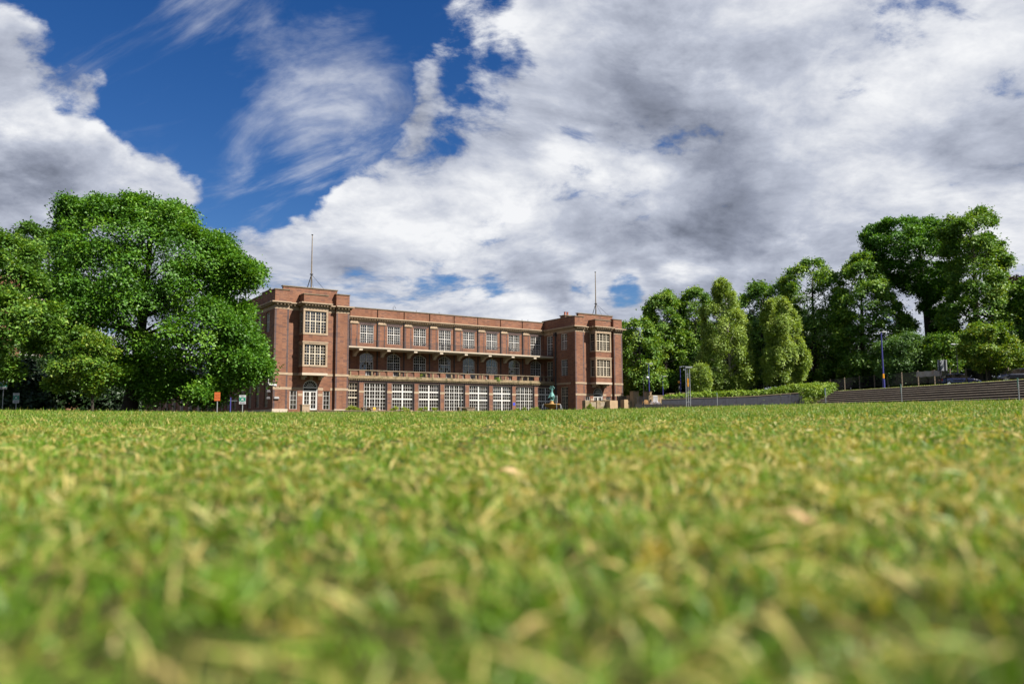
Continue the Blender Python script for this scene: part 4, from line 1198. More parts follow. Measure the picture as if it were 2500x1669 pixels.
# woodland to the right of the building
WG = 'trees of the wood on the right'
tree('lime_tree', 'rounded tree touching the right end of the brick building', [(1512, 796), (1540, 780), (1572, 782), (1598, 800), (1612, 842), (1614, 940), (1600, 968), (1512, 968)], 136, LEAF_DARK, (1565, 985), boughs=70, rb=(1.2, 2.0), n_spray=22, per=12, leaf=.36, thick=4.5, tint=.58, group=WG)
tree('lime_tree', 'tall domed tree second from the right end of the building', [(1582, 792), (1577, 742), (1590, 727), (1612, 715), (1640, 722), (1654, 746), (1664, 792), (1672, 900), (1660, 952), (1600, 952), (1590, 862)], 140, LEAF_DARK, (1625, 985), boughs=80, rb=(1.2, 2.1), n_spray=22, per=12, leaf=.36, thick=5, tint=.55, group=WG)
tree('lime_tree', 'tall domed tree just left behind the large birch', [(1660, 762), (1665, 727), (1685, 708), (1712, 709), (1736, 726), (1742, 762), (1752, 900), (1740, 950), (1664, 950)], 143, LEAF_DARK, (1700, 985), boughs=80, rb=(1.2, 2.1), n_spray=22, per=12, leaf=.36, thick=5, tint=.52, group=WG)
tree('lime_tree', 'dark leafy tree between the two birches', [(1805, 737), (1830, 702), (1832, 690), (1860, 685), (1885, 702), (1910, 690), (1926, 682), (1940, 760), (1950, 880), (1910, 940), (1815, 940), (1806, 850)], 130, LEAF_DARK, (1860, 975), boughs=90, rb=(1.2, 2.2), n_spray=22, per=12, leaf=.35, thick=5.5, tint=.36, group=WG)
tree('lime_tree', 'tall full green tree rising right behind the smaller birch', [(1905, 682), (1925, 657), (1950, 641), (1990, 631), (2025, 636), (2030, 662), (2046, 692), (2062, 762), (2060, 880), (2030, 930), (1940, 930), (1918, 800)], 122, LEAF_DARK, (1990, 960), boughs=100, rb=(1.2, 2.2), n_spray=24, per=12, leaf=.33, thick=6, tint=.47, group=WG)
tree('chestnut_tree', 'spreading tree behind the tall blue lamp post on the bank', [(2040, 692), (2055, 662), (2085, 632), (2106, 616), (2142, 652), (2165, 692), (2192, 722), (2196, 762), (2232, 792), (2216, 816), (2192, 832), (2172, 882), (2130, 922), (2060, 926), (2034, 862)], 114, LEAF_DARK, (2110, 950), boughs=105, rb=(1.1, 2.0), n_spray=24, per=12, leaf=.36, thick=6, tint=.50, flat=.6, group=WG)
tree('beech_tree', 'tallest dark beech of the wood with bare lower trunk and sky showing left of it', [(2100, 577), (2120, 556), (2150, 541), (2200, 531), (2240, 531), (2290, 546), (2302, 580), (2312, 642), (2332, 702), (2330, 790), (2320, 850), (2285, 860), (2268, 790), (2245, 745), (2222, 712), (2200, 700), (2142, 662), (2120, 622)], 117, LEAF_BEECH, (2278, 930), boughs=215, rb=(1.0, 1.9), n_spray=24, per=12, leaf=.33, thick=6.5, tr=.55, limbs=45, tint=.36, flat=.55, droop=.2, fork=.25, group=WG)
tree('lime_tree', 'tall pale green tree with a tufted top near the right edge', [(2292, 562), (2320, 537), (2364, 541), (2370, 511), (2390, 504), (2426, 526), (2418, 566), (2456, 590), (2460, 620), (2476, 642), (2452, 682), (2462, 742), (2492, 762), (2502, 850), (2480, 892), (2380, 892), (2312, 852), (2302, 782), (2322, 702)], 107, LEAF_DARK, (2390, 920), boughs=210, rb=(1.0, 1.8), n_spray=24, per=12, leaf=.31, thick=6, tr=.45, limbs=40, tint=.48, group=WG)
tree('copper_beech', 'dark reddish copper beech at the right edge', [(2430, 690), (2476, 656), (2480, 690), (2520, 690), (2580, 700), (2590, 880), (2450, 885)], 112, LEAF_COPPER, (2520, 915), boughs=60, rb=(1.2, 2.0), n_spray=20, per=12, leaf=.36, thick=4, tint=.5)
tree('lime_tree', 'dark green tree cut by the right edge of the picture', [(2462, 730), (2478, 702), (2510, 690), (2620, 690), (2640, 860), (2480, 860), (2470, 790)], 103, LEAF_DARK, (2560, 915), boughs=80, rb=(1.0, 1.8), n_spray=20, per=12, leaf=.34, thick=4, tint=.35, group=WG)
birch_kw = dict(bark=BIRCHBARK, cat='tree', flat=1.0, up=.3, spread=.26, weep=.95, tvar=.25, fork=.05)
tree('birch_tree', 'large pale silver birch with a thin wispy top', [(1738, 700), (1752, 688), (1768, 683), (1786, 702), (1802, 728), (1792, 756), (1814, 756), (1826, 792), (1822, 832), (1836, 862), (1846, 902), (1836, 922), (1824, 936), (1790, 946), (1742, 940), (1714, 922), (1704, 882), (1716, 842), (1718, 792), (1714, 752), (1726, 732), (1752, 742), (1746, 716)], 112, LEAF_BIRCH, (1787, 965), boughs=120, rb=(.6, 1.1), n_spray=26, per=13, leaf=.24, thick=3.6, tr=.22, limbs=46, tint=.45, **birch_kw)
tree('birch_tree', 'slender silver birch right of the large birch', [(1864, 746), (1880, 726), (1905, 722), (1926, 746), (1946, 772), (1951, 816), (1962, 852), (1976, 872), (1966, 902), (1950, 926), (1920, 932), (1880, 930), (1862, 902), (1857, 872), (1876, 842), (1870, 802), (1860, 772)], 110, LEAF_BIRCH, (1919, 955), boughs=90, rb=(.6, 1.1), n_spray=26, per=13, leaf=.24, thick=3.0, tr=.16, limbs=36, tint=.52, **birch_kw)
tree('birch_tree', 'small young birch left of the large birch', [(1690, 906), (1700, 889), (1720, 890), (1736, 926), (1730, 946), (1700, 949), (1685, 930)], 109, LEAF_BIRCH, (1709, 972), boughs=32, rb=(.4, .7), n_spray=18, per=12, leaf=.2, thick=1.3, tr=.07, limbs=14, tint=.5, **birch_kw)
tree('sallow_bush', 'grey green bushy tree right of the tall blue lamp post', [(2152, 846), (2176, 830), (2202, 816), (2232, 818), (2260, 842), (2286, 852), (2278, 902), (2242, 930), (2202, 936), (2160, 932), (2150, 892)], 102, LEAF_WILLOW, (2210, 938), boughs=70, rb=(.6, 1.1), n_spray=24, per=12, leaf=.21, thick=2.6, tr=.12, limbs=20, tint=.45)
tree('maple_tree', 'yellow green young maple above the top step at the right', [(2342, 842), (2368, 792), (2400, 762), (2408, 802), (2440, 792), (2480, 832), (2510, 862), (2540, 896), (2440, 906), (2380, 892), (2346, 866)], 86, LEAF_MAPLE, (2415, 915), boughs=70, rb=(.55, 1.0), n_spray=22, per=12, leaf=.22, thick=2.6, tr=.12, limbs=22, tint=.42, spread=.28, tvar=.35)
tree('elder_bush', 'green bush behind the grey sign board on the bank', [(2258, 850), (2280, 826), (2310, 815), (2340, 826), (2350, 870), (2340, 905), (2265, 915)], 100, LEAF_DARK, (2305, 930), boughs=36, rb=(.7, 1.2), n_spray=20, per=12, leaf=.27, thick=2.0, tr=.12, limbs=12, tint=.5)

def mass(name, boxes, leafmat, n_b, rb, n_spray, per, leaf, tint=.4, cat=None, label=None, kind='stuff', **kw):
    """a mass of foliage that reads as one: boxes of (x0, x1, y0, y1, z0, z1)"""
    C = []
    vol = np.array([(b[1] - b[0]) * (b[5] - b[4]) for b in boxes]); vol = vol / vol.sum()
    for b, f in zip(boxes, vol):
        n = max(2, int(n_b * f)); C.append(np.stack([RNG.uniform(b[0], b[1], n), RNG.uniform(b[2], b[3], n), RNG.uniform(b[4], b[5], n)], -1))
    C = np.concatenate(C)
    V, F, T = foliage(C, RNG.uniform(*rb, len(C)), n_spray, per, leaf, tint=tint, **kw)
    o = array_mesh(name, V, F, leafmat, None, T, 3)
    tag(o, label, cat, kind=kind)
    return o
def pxbox(x0, x1, y0, y1, Y, th):
    a, b = at(x0, y1, Y), at(x1, y0, Y)
    return (a.x, b.x, Y - th, Y + th, a.z, b.z)
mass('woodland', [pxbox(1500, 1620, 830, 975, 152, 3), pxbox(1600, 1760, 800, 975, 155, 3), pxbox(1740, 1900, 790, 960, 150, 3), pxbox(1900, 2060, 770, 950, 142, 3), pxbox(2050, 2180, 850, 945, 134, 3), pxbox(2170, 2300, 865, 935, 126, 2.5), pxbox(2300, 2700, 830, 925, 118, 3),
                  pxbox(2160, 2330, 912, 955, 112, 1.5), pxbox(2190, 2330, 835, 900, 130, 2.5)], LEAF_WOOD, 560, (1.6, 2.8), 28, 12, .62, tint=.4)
mass('shade_foliage', [pxbox(-260, 130, 890, 1000, 78, 2.5), pxbox(100, 325, 905, 1005, 82, 1.5)], LEAF_WOOD, 190, (1.0, 1.9), 34, 14, .36, tint=.3)  # added near-black leaf mass standing for deep shade under the left trees
# the wood goes on along the hill beyond the right edge of the picture
hb = []
for k in range(22):
    x = 62 + 5.2 * (k % 8) + random.uniform(-2, 2); y = 22 + 21 * (k // 8) + random.uniform(-6, 6)
    hb.append((x - 3, x + 3, y - 3, y + 3, 6.5, 17 + random.uniform(-3, 4)))
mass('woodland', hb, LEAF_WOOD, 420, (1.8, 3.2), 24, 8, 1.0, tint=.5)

def bush(name, label, pts, Y, leafmat, n=10, r=(.15, .3), leaf=.11, tint=.6, cat='plant', spr=14, per=8, group=None):
    """low plant from photograph points (x, y) at depth Y"""
    c = np.array([tuple(at(px, py, Y) + Vector((random.gauss(0, .06), random.uniform(-.25, .25), 0))) for px, py in pts for _ in range(n)])
    V, F, T = foliage(c, RNG.uniform(*r, len(c)), spr, per, leaf, tint=tint, spread=.14)
    b = c.mean(0); b[2] = c[:, 2].min() - .2
    o = array_mesh(name, V - b, F, leafmat, None, T, 3)
    o.location = tuple(b)
    return tag(o, label, cat, group)
PG = 'weeds along the foot of the building'
bush('weed_bush', 'yellow green weeds at the corner between left pavilion and ground floor windows', [(850, 1000), (858, 995), (866, 998), (874, 1001)], 96, LEAF_MAPLE, 8, (.07, .17), .09, .75, group=PG)
bush('weed_bush', 'tall thin weeds below the second wide ground floor window', [(958, 1001), (966, 996), (985, 998), (995, 1001)], 97, LEAF_MAPLE, 5, (.07, .17), .09, .75, group=PG)
bush('weed_bush', 'weeds below the third wide ground floor window', [(1025, 1000), (1038, 997), (1060, 999)], 99, LEAF_MAPLE, 5, (.07, .17), .09, .75, group=PG)
bush('weed_bush', 'weeds growing at the foot of the red corner pier of the right pavilion', [(1428, 998), (1434, 993), (1440, 989), (1446, 996)], 112, LEAF_MAPLE, 7, (.07, .17), .09, .75, (.15, .3), group=PG)
bush('weed_bush', 'low weeds under the last bright ground floor window left of the fountain', [(1262, 1000), (1280, 998), (1300, 1000), (1310, 997)], 104, LEAF_MAPLE, 4, (.07, .17), .09, .75, group=PG)
bush('balcony_plant', 'bright green plant sprouting from the stone balustrade left of centre', [(1026, 922), (1027, 916), (1025, 928)], float(bw(22.5, VG - .2, 0).y), LEAF_MAPLE, 5, (.10, .18), .09, .7)
bush('balcony_plant', 'green plant spilling over the balustrade right of centre', [(1208, 927), (1214, 924), (1216, 929)], float(bw(34.6, VG - .2, 0).y), LEAF_HEDGE, 6, (.10, .2), .09, .5)

# clipped hedge on the retaining wall
def hedge():
    pts = [(1628, 970), (1660, 966), (1700, 962), (1745, 962), (1790, 959), (1840, 957), (1895, 952), (1940, 944), (1985, 940), (2028, 939)]
    C = []
    for (x0, y0), (x1, y1) in zip(pts, pts[1:]):
        for t in np.linspace(0, 1, 7)[:-1]:
            x, y = x0 + (x1 - x0) * t, y0 + (y1 - y0) * t
            p = at(x, y, 106.0)
            for dy in (-.9, -.2, .6):
                for dz in (-.22, -.85): C.append((p.x + random.gauss(0, .15), 105.6 + dy, p.z + dz + random.gauss(0, .09)))
    for x in np.linspace(1962, 2030, 9):
        for y in np.linspace(948, 978, 4):
            if (y - 945) < (2050 - x) * .45 + 4:
                C.append(tuple(at(x, y, 100 + random.uniform(-1, 3))))
    C = np.array(C)
    V, F, T = foliage(C, RNG.uniform(.42, .62, len(C)), 16, 9, .19, tint=.5, spread=.2, tvar=.3)
    b = np.array([float(C[:, 0].mean()), 106.0, 3.4])
    o = array_mesh('hedge', V - b, F, LEAF_HEDGE, None, T, 3); o.location = tuple(b)
    tag(o, 'bright clipped hedge running along the top of the blue grey retaining wall', 'hedge')
hedge()

# ------------------------------------------------------------------ walls, steps, street furniture on the right
def onv(px, py, v):
    """where the pixel's ray meets the building plane v = const: returns u, z"""
    d = ray(px, py); n = VH
    P = Vector((0, 0, CAM_H)); t = ((ORG + VH * v) - P).dot(n) / d.dot(n)
    Q = P + d * t
    return (Q - ORG).dot(UH), Q.z

# concave flight of turf steps beside the lawn
FA = Vector((FOOT_A[0], FOOT_A[1], 0)); FD = Vector((FOOT_D[0], FOOT_D[1], 0)); FN = Vector((FOOT_N[0], FOOT_N[1], 0))
stairs = thing('terrace_steps', 'long flight of dark brick steps with pale edges beside the lawn', 'steps', tuple(FA + Vector((0, 0, 1.75))))
def step_line(s, t0=-46.0, t1=2.4, n=14):
    return [FA + FD * (t0 + (t1 - t0) * k / n) + FN * s for k in range(n + 1)]
for k in range(N_STEPS):
    for nm, mt, s0, s1, za, zb_, ch in (('step', STEPBRICK, 0.0, STEP_D + .12, -.6, -.047, 0), ('step_edge', STEPSTONE, -.035, .34, -.045, 0.0, .022)):
        mb = MB(); i = 0
        P0, P1 = step_line(k * STEP_D + s0), step_line(k * STEP_D + s1)
        for a, b in zip(P0, P1):
            zt = 1.78 + (k + 1) * STEP_H + .012 * math.sin(a.y * 1.7 + k) + random.uniform(-.006, .006)
            o = FA + Vector((0, 0, 1.75))
            j = random.uniform(-.006, .006)
            f = a + FN * j
            mb.v += [tuple(Vector((f.x, f.y, zt + za)) - o), tuple(Vector((f.x, f.y, zt + zb_ - ch)) - o), tuple(Vector((f.x, f.y, zt + zb_)) + FN * ch * 1.3 - o), tuple(Vector((b.x, b.y, zt + zb_)) - o), tuple(Vector((b.x, b.y, zt + za)) - o)]
        n = len(P0)
        for j in range(n - 1):
            for q in range(5):
                mb.f.append((j * 5 + q, j * 5 + (q + 1) % 5, (j + 1) * 5 + (q + 1) % 5, (j + 1) * 5 + q)); mb.m.append(0)
        mb.f.append((0, 1, 2, 3, 4)); mb.f.append(tuple((n - 1) * 5 + q for q in (4, 3, 2, 1, 0))); mb.m += [0, 0]
        if nm == 'step': st = mb.build('step', mt, stairs)
        else: mb.build('step_edge', mt, st)

# low terrace wall and pedestals in front of the building
def wall_thing(name, label, cat, u0, u1, v0, v1, z0, z1, mat, cope=None, group=None):
    t = thing(name, label, cat, tuple(bw((u0 + u1) / 2, (v0 + v1) / 2, z0)), BRZ, group)
    a, b = (u1 - u0) / 2, (v1 - v0) / 2
    mb = MB(); mb.box(-a, a, -b, b, 0, z1 - z0 - (.09 if cope else 0)); mb.build('body', mat, t)
    if cope:
        mb = MB(); mb.box(-a - .06, a + .06, -b - .06, b + .06, z1 - z0 - .088, z1 - z0); mb.build('cap', cope, t)
    return t
ua = onv(756, 1003, -3.0)[0]; ub = onv(905, 1003, -3.0)[0]; uc = onv(924, 1003, -3)[0]; ud = onv(1140, 1003, -3)[0]; ue = onv(1158, 1003, -3)[0]; uf = onv(1400, 1000, -3)[0]
TWG = 'lengths of the low terrace wall'
wall_thing('terrace_wall', 'low stone terrace wall with dark coping before the left pavilion', 'wall', ua, ub, -3.2, -2.85, 1.0, 1.86, MOSSSTONE, COPING, TWG)
wall_thing('terrace_wall', 'low stone terrace wall between the two pedestals in mid facade', 'wall', uc, ud, -3.2, -2.85, 1.0, 1.84, MOSSSTONE, COPING, TWG)
wall_thing('terrace_wall', 'low stone terrace wall from the second pedestal to the fountain', 'wall', ue, uf, -3.2, -2.85, 1.0, 1.84, MOSSSTONE, COPING, TWG)
pg = 'square stone pedestals on the terrace wall'
for x0, x1, y, lb in ((737, 755, 987, 'square stone pedestal before the french door of the left pavilion'), (905, 922, 998, 'low stone pedestal carrying a yellow plate'), (1140, 1157, 998, 'low plain stone pedestal below the middle of the building')):
    u0, z = onv(x0, y, -3.2); u1, _ = onv(x1, y, -3.2)
    wall_thing('pedestal', lb, 'pedestal', u0, u1, -3.35, -2.6, 1.0, z, STONE, STONE, pg)
u0, z0 = onv(911, 1003, -3.4); u1, z1 = onv(917, 997.5, -3.4)
t = thing('warning_plate', 'small yellow plate on the low stone pedestal', 'sign', tuple(bw((u0 + u1) / 2, -3.38, z0 + .1)), BRZ)
mb = MB(); mb.box(-.17, .17, -.02, .01, 0, .34); mb.build('plate', YELLOW, t)
mb = MB(); mb.poly([(-.06, -.023, .08), (.06, -.023, .08), (.0, -.023, .22)]); mb.build('mark', plain('plate_mark', (.45, .22, .01), .5), t)
for x0, x1, lb in ((882, 926, 'dark bench behind the yellow plate pedestal'), (1117, 1158, 'dark bench behind the plain low pedestal')):
    u0, z = onv(x0, 993.5, -2.2); u1, _ = onv(x1, 993.5, -2.2)
    t = thing('bench', lb, 'bench', tuple(bw((u0 + u1) / 2, -2.2, 1.45)), BRZ, 'dark benches on the terrace')
    a = (u1 - u0) / 2; h = z - 1.45
    mb = MB(); mb.box(-a, a, -.25, .25, h - .09, h); mb.build('seat', COPING, t)
    for s in (-a + .15, -.1, a - .35):
        mb = MB(); mb.box(s, s + .2, -.2, .2, 0, h - .092); mb.build('leg', COPING, t)
    mb = MB(); mb.box(-a + .1, a - .1, .14, .2, .1, h - .1); mb.build('apron', COPING, t)

# pierced stone balustrade before the right pavilion, gate piers and walls beyond it
GW = 'stone walls and piers right of the building'
def px_block(name, label, x0, x1, ytop, v, mat, dep=.5, z0=1.1, cope=None, pierced=False, group=GW, cat='wall'):
    u0, z = onv(x0, ytop, v); u1, _ = onv(x1, ytop, v)
    t = wall_thing(name, label, cat, u0, u1, v, v + dep, z0, z, mat, cope, group)
    if pierced:
        a = (u1 - u0) / 2 * .8
        mb = MB()
        for i in range(6):
            for j in range(4):
                cx = -a + (i + .5) * a / 3; cz = z - z0 - .78 + (j + .5) * .16
                mb.box(cx - a / 6 * .6, cx + a / 6 * .6, -dep / 2 - .03, -dep / 2 - .004, cz - .05, cz + .05)
        mb.build('pierced_pattern', PALESTONE, t, kind='stuff')
    return t
px_block('balustrade_wall', 'dark end block of the low balustrade by the right pavilion pier', 1429, 1440, 977, -4.6, MOSSSTONE, .7)  # shaded block: its shade is put into the darker stone
px_block('balustrade_wall', 'left pierced stone panel of the low balustrade', 1441, 1456, 979.5, -4.5, MOSSSTONE, .3, pierced=True)
px_block('balustrade_wall', 'dark block between the two pierced stone panels', 1457, 1464, 977, -4.6, MOSSSTONE, .7)  # darker stone carries the shade of this block
px_block('balustrade_wall', 'right pierced stone panel of the low balustrade', 1464.5, 1477, 978.5, -4.5, MOSSSTONE, .3, pierced=True)
px_block('balustrade_wall', 'dark tall block left of the sunlit stone block', 1478, 1488, 976, -4.6, MOSSSTONE, 1.6)  # shade coloured in with the darker stone, next to the sunlit block
px_block('balustrade_wall', 'wide sunlit square stone block of the balustrade', 1489, 1508, 977, -5.4, PIERSTONE, .9)
px_block('balustrade_wall', 'sunlit stone block right of the dark gap in the balustrade', 1524, 1533, 975, -5.4, PIERSTONE, .8)
px_block('balustrade_wall', 'mottled low stone wall beside the first gate pier', 1533.5, 1544, 978, -5.2, MOSSSTONE, .5)
px_block('balustrade_wall', 'upper pale stone block beside the first gate pier', 1536, 1544, 964.5, -3.6, PIERSTONE, .6)
px_block('balustrade_wall', 'dark wall between the right pavilion and the first gate pier', 1510, 1543, 966, -2.4, COPING, .4)  # dark stone put where the gap lies in shadow
for x0, x1, yt, v, lb in ((1546, 1559, 954, -4.8, 'tall sunlit gate pier nearest to the building'), (1578, 1590.5, 955, -3.4, 'tall stone gate pier second from the building'),
                          (1634, 1645, 959, 1.0, 'stone pier third from the building rising behind the wall'), (1658, 1671, 957.5, 1.0, 'stone pier at the end of the wall by the hedge')):
    px_block('gate_pier', lb, x0, x1, yt, v, PIERSTONE, .75, 1.1, MOSSSTONE, group='stone gate piers', cat='pier')
px_block('garden_wall', 'buff stone wall running between the gate piers', 1591, 1657, 964, 1.2, PIERSTONE, .4, 1.1, MOSSSTONE)
px_block('garden_wall', 'low stone wall seen between the first two gate piers', 1560, 1577, 966, -2.6, STONE, .4, 1.1, MOSSSTONE)

# retaining wall, kerb wall and black railings in the hollow
def strip_wall(name, label, cat, pts, Y0, th, mat, zb=0.8, cope=None):
    """wall along photograph points (x, ytop) at depths Y"""
    P = [at(x, y, Yd) for x, y, Yd in pts]
    c = P[len(P) // 2]
    t = thing(name, label, cat, (c.x, c.y, zb))
    mb = MB()
    for a, b in zip(P, P[1:]):
        mb.hexa([(a.x - c.x, a.y - c.y, 0), (b.x - c.x, b.y - c.y, 0), (b.x - c.x, b.y - c.y + th, 0), (a.x - c.x, a.y - c.y + th, 0),
                 (a.x - c.x, a.y - c.y, a.z - zb), (b.x - c.x, b.y - c.y, b.z - zb), (b.x - c.x, b.y - c.y + th, b.z - zb), (a.x - c.x, a.y - c.y + th, a.z - zb)])
    mb.build('body', mat, t)
    if cope:
        mb = MB()
        for a, b in zip(P, P[1:]):
            mb.hexa([(a.x - c.x, a.y - c.y - .05, a.z - zb + .002), (b.x - c.x, b.y - c.y - .05, b.z - zb + .002), (b.x - c.x, b.y - c.y + th + .05, b.z - zb + .002), (a.x - c.x, a.y - c.y + th + .05, a.z - zb + .002),
                     (a.x - c.x, a.y - c.y - .05, a.z - zb + .11), (b.x - c.x, b.y - c.y - .05, b.z - zb + .11), (b.x - c.x, b.y - c.y + th + .05, b.z - zb + .11), (a.x - c.x, a.y - c.y + th + .05, a.z - zb + .11)])
        mb.build('cap', cope, t)
    return t
strip_wall('retaining_wall', 'blue grey brick retaining wall under the hedge', 'wall', [(1616, 976, 103.8), (1680, 973, 103.8), (1760, 971, 103.8), (1850, 967, 103.8), (1930, 961, 103.8), (1962, 959, 103.6)], 104, .35, RETAIN, .8, COPING)
strip_wall('kerb_wall', 'long low dark wall carrying black railings at the lawn edge', 'wall', [(1551, 986, 99), (1640, 986, 99), (1740, 988.5, 99), (1850, 988.5, 99), (1950, 985, 99)], 99, .3, DARKSTONE, 1.2)
def railings(name, label, tops, heights, step, post_every, mat, postmat, bar=.013, post=.05, group=None):
    """railings along photograph points (x, ytop, Y); heights in metres"""
    P = [at(x, y, Yd) for x, y, Yd in tops]
    c = Vector((P[0].x, P[0].y, P[0].z - heights[0]))
    t = thing(name, label, 'railings', tuple(c), 0, group)
    bars = MB(); rl = [MB(), MB()]
    acc = 0.0; nextp = 0.0
    for (a, ha), (b, hb_) in zip(zip(P, heights), zip(P[1:], heights[1:])):
        L = (b - a).length; n = max(1, int(L / step))
        for r_, f in ((rl[0], .04), (rl[1], .82)):
            q0 = a - c - Vector((0, 0, ha * f)); q1 = b - c - Vector((0, 0, hb_ * f))
            r_.tube([q0, q1], .022, 4)
        for k in range(n):
            p = a.lerp(b, k / n) - c; h = ha + (hb_ - ha) * k / n
            bars.box(p.x - bar, p.x + bar, p.y - bar, p.y + bar, p.z - h * .95, p.z)
            if acc + L * k / n >= nextp:
                m = MB(); m.box(-post, post, -post, post, -h - .5, .10)
                o = m.build('post', postmat, t); o.location = p
                nextp += post_every
        acc += L
    bars.build('bars', mat, t, kind='stuff')
    for r_ in rl: r_.build('rail', mat, t)
    return t
railings('railings', 'black railings on the low dark wall in front of the hedge', [(1556, 969, 99.1), (1640, 968, 99.1), (1740, 969.5, 99.1), (1850, 970, 99.1), (1960, 966, 99.1)], [.95, .95, .97, .97, .97], .17, 1.35, IRON, IRON, .019, .03)
railings('park_fence', 'dark metal fence with pale posts along the top of the bank', [(1700, 949, 124), (1768, 945, 124), (1836, 942.5, 122), (1905, 938, 120), (1949, 934, 117), (1990, 930, 113), (2034, 926, 110), (2078, 921, 107), (2126, 917.5, 104), (2178, 912.5, 100), (2233, 907, 96.5), (2289, 904, 93), (2348, 900, 89), (2412, 899.5, 86), (2476, 899, 83), (2560, 897, 80)],
         [1.5] * 16, .17, 2.55, IRON, FENCEWOOD, .011, .055)

# a road along the bank, the two parked cars on it
def strip_road():
    P = [(24, 119), (36, 114), (46, 104), (54, 97), (63, 89), (80, 80)]
    V = []; F = []
    for (x0, y0), (x1, y1) in zip(P, P[1:]):
        for k in range(8):
            x, y = x0 + (x1 - x0) * k / 8, y0 + (y1 - y0) * k / 8
            n = Vector((y1 - y0, -(x1 - x0), 0)).normalized() * -2.8
            for s in (-1, 0, 1):
                V.append((x + n.x * s, y + n.y * s, float(ground_z(x + n.x * s, y + n.y * s)) + .06))
    n = len(V) // 3
    for k in range(n - 1):
        for s in (0, 1): F.append((k * 3 + s, k * 3 + s + 1, k * 3 + s + 4, k * 3 + s + 3))
    me = bpy.data.meshes.new('road'); me.from_pydata(V, [], F); me.materials.append(ASPHALT)
    o = bpy.data.objects.new('road', me); COL.objects.link(o); tag(o, kind='structure')
strip_road()
def car(label, loc, rz, paint):
    """small hatchback lofted from cross-sections; +x is forward"""
    t = thing('parked_car', label, 'car', loc, rz, 'cars parked on the bank')
    X = [-2.05, -1.95, -1.6, -1.1, -.3, .35, .85, 1.25, 1.75, 2.05]
    belt = [.72, .86, .93, .95, .93, .92, .91, .88, .76, .60]
    halfw = [.70, .80, .84, .86, .87, .87, .86, .84, .78, .62]
    mb = MB(); n = len(X)
    for x, b, h in zip(X, belt, halfw):
        for y, z in ((-h * .9, .20), (-h, .45), (-h * .98, b - .12), (-h * .86, b), (h * .86, b), (h * .98, b - .12), (h, .45), (h * .9, .20)):
            mb.v.append((x, y, z))
    for k in range(n - 1):
        for j in range(8): mb.f.append((k * 8 + j, k * 8 + (j + 1) % 8, (k + 1) * 8 + (j + 1) % 8, (k + 1) * 8 + j)); mb.m.append(0)
    mb.f.append(tuple(range(8))); mb.f.append(tuple((n - 1) * 8 + j for j in reversed(range(8)))); mb.m += [0, 0]
    body = mb.build('body', paint, t, smooth=False)
    mb = MB()
    RX = [(-1.92, .90, .74), (-1.55, 1.34, .62), (-1.0, 1.46, .60), (-.2, 1.48, .60), (.3, 1.40, .60), (1.12, .92, .72)]
    for x, z, h in RX:
        b0 = .88
        mb.v += [(x, -h - (z - b0) * -.0 - .08, min(z, .90)), (x, -h, max(z - .05, .90)), (x, -h * .8, z + .0), (x, h * .8, z + .0), (x, h, max(z - .05, .90)), (x, h + .08, min(z, .90))]
    for k in range(len(RX) - 1):
        for j in range(5):
            mb.f.append((k * 6 + j, k * 6 + j + 1, (k + 1) * 6 + j + 1, (k + 1) * 6 + j))
            mb.m.append(1 if (j in (0, 4) or k in (0, 4)) else 0)
    cab = mb.build('cabin', [paint, GLASS], t)
    for x in (-1.28, 1.30):
        for s in (-1, 1):
            w_ = MB(); w_.tube([(x, s * .66, .31), (x, s * .87, .31)], .31, 18); wo = w_.build('wheel', RUBBER, t)
            r_ = MB(); r_.tube([(x, s * .80, .31), (x, s * .885, .31)], .19, 12); r_.build('rim', CHROME, wo)
    for s in (-1, 1):
        m = MB(); m.hexa([(-2.0, s * .60, .62), (-2.04, s * .60, .84), (-1.97, s * .82, .84), (-1.93, s * .82, .62), (-1.9, s * .60, .62), (-1.94, s * .60, .86), (-1.88, s * .84, .86), (-1.84, s * .85, .62)]); m.build('tail_lamp', LAMPRED, t)
        m = MB(); m.hexa([(1.8, s * .45, .60), (1.8, s * .45, .76), (1.74, s * .76, .78), (1.74, s * .76, .62), (2.0, s * .45, .58), (1.9, s * .45, .74), (1.8, s * .80, .78), (1.86, s * .80, .62)]); m.build('headlight', CHROME, t)
        m = MB(); m.hexa([(.72, s * .86, .92), (.86, s * .86, .92), (.84, s * 1.04, .92), (.74, s * 1.04, .92), (.72, s * .86, 1.05), (.86, s * .86, 1.05), (.84, s * 1.04, 1.05), (.74, s * 1.04, 1.05)]); m.build('wing_mirror', paint, t)
    return t
c1 = at(2342, 920, 91); car('dark blue hatchback parked behind the fence by the grey sign board', (c1.x, c1.y, at(2342, 911.5, 91).z - 1.49), math.radians(-16), CARBLUE)
c2 = at(2480, 915, 82); car('black car almost hidden behind the fence at the right edge', (c2.x, c2.y, at(2480, 899, 82).z - 1.49), math.radians(172), CARBLACK)

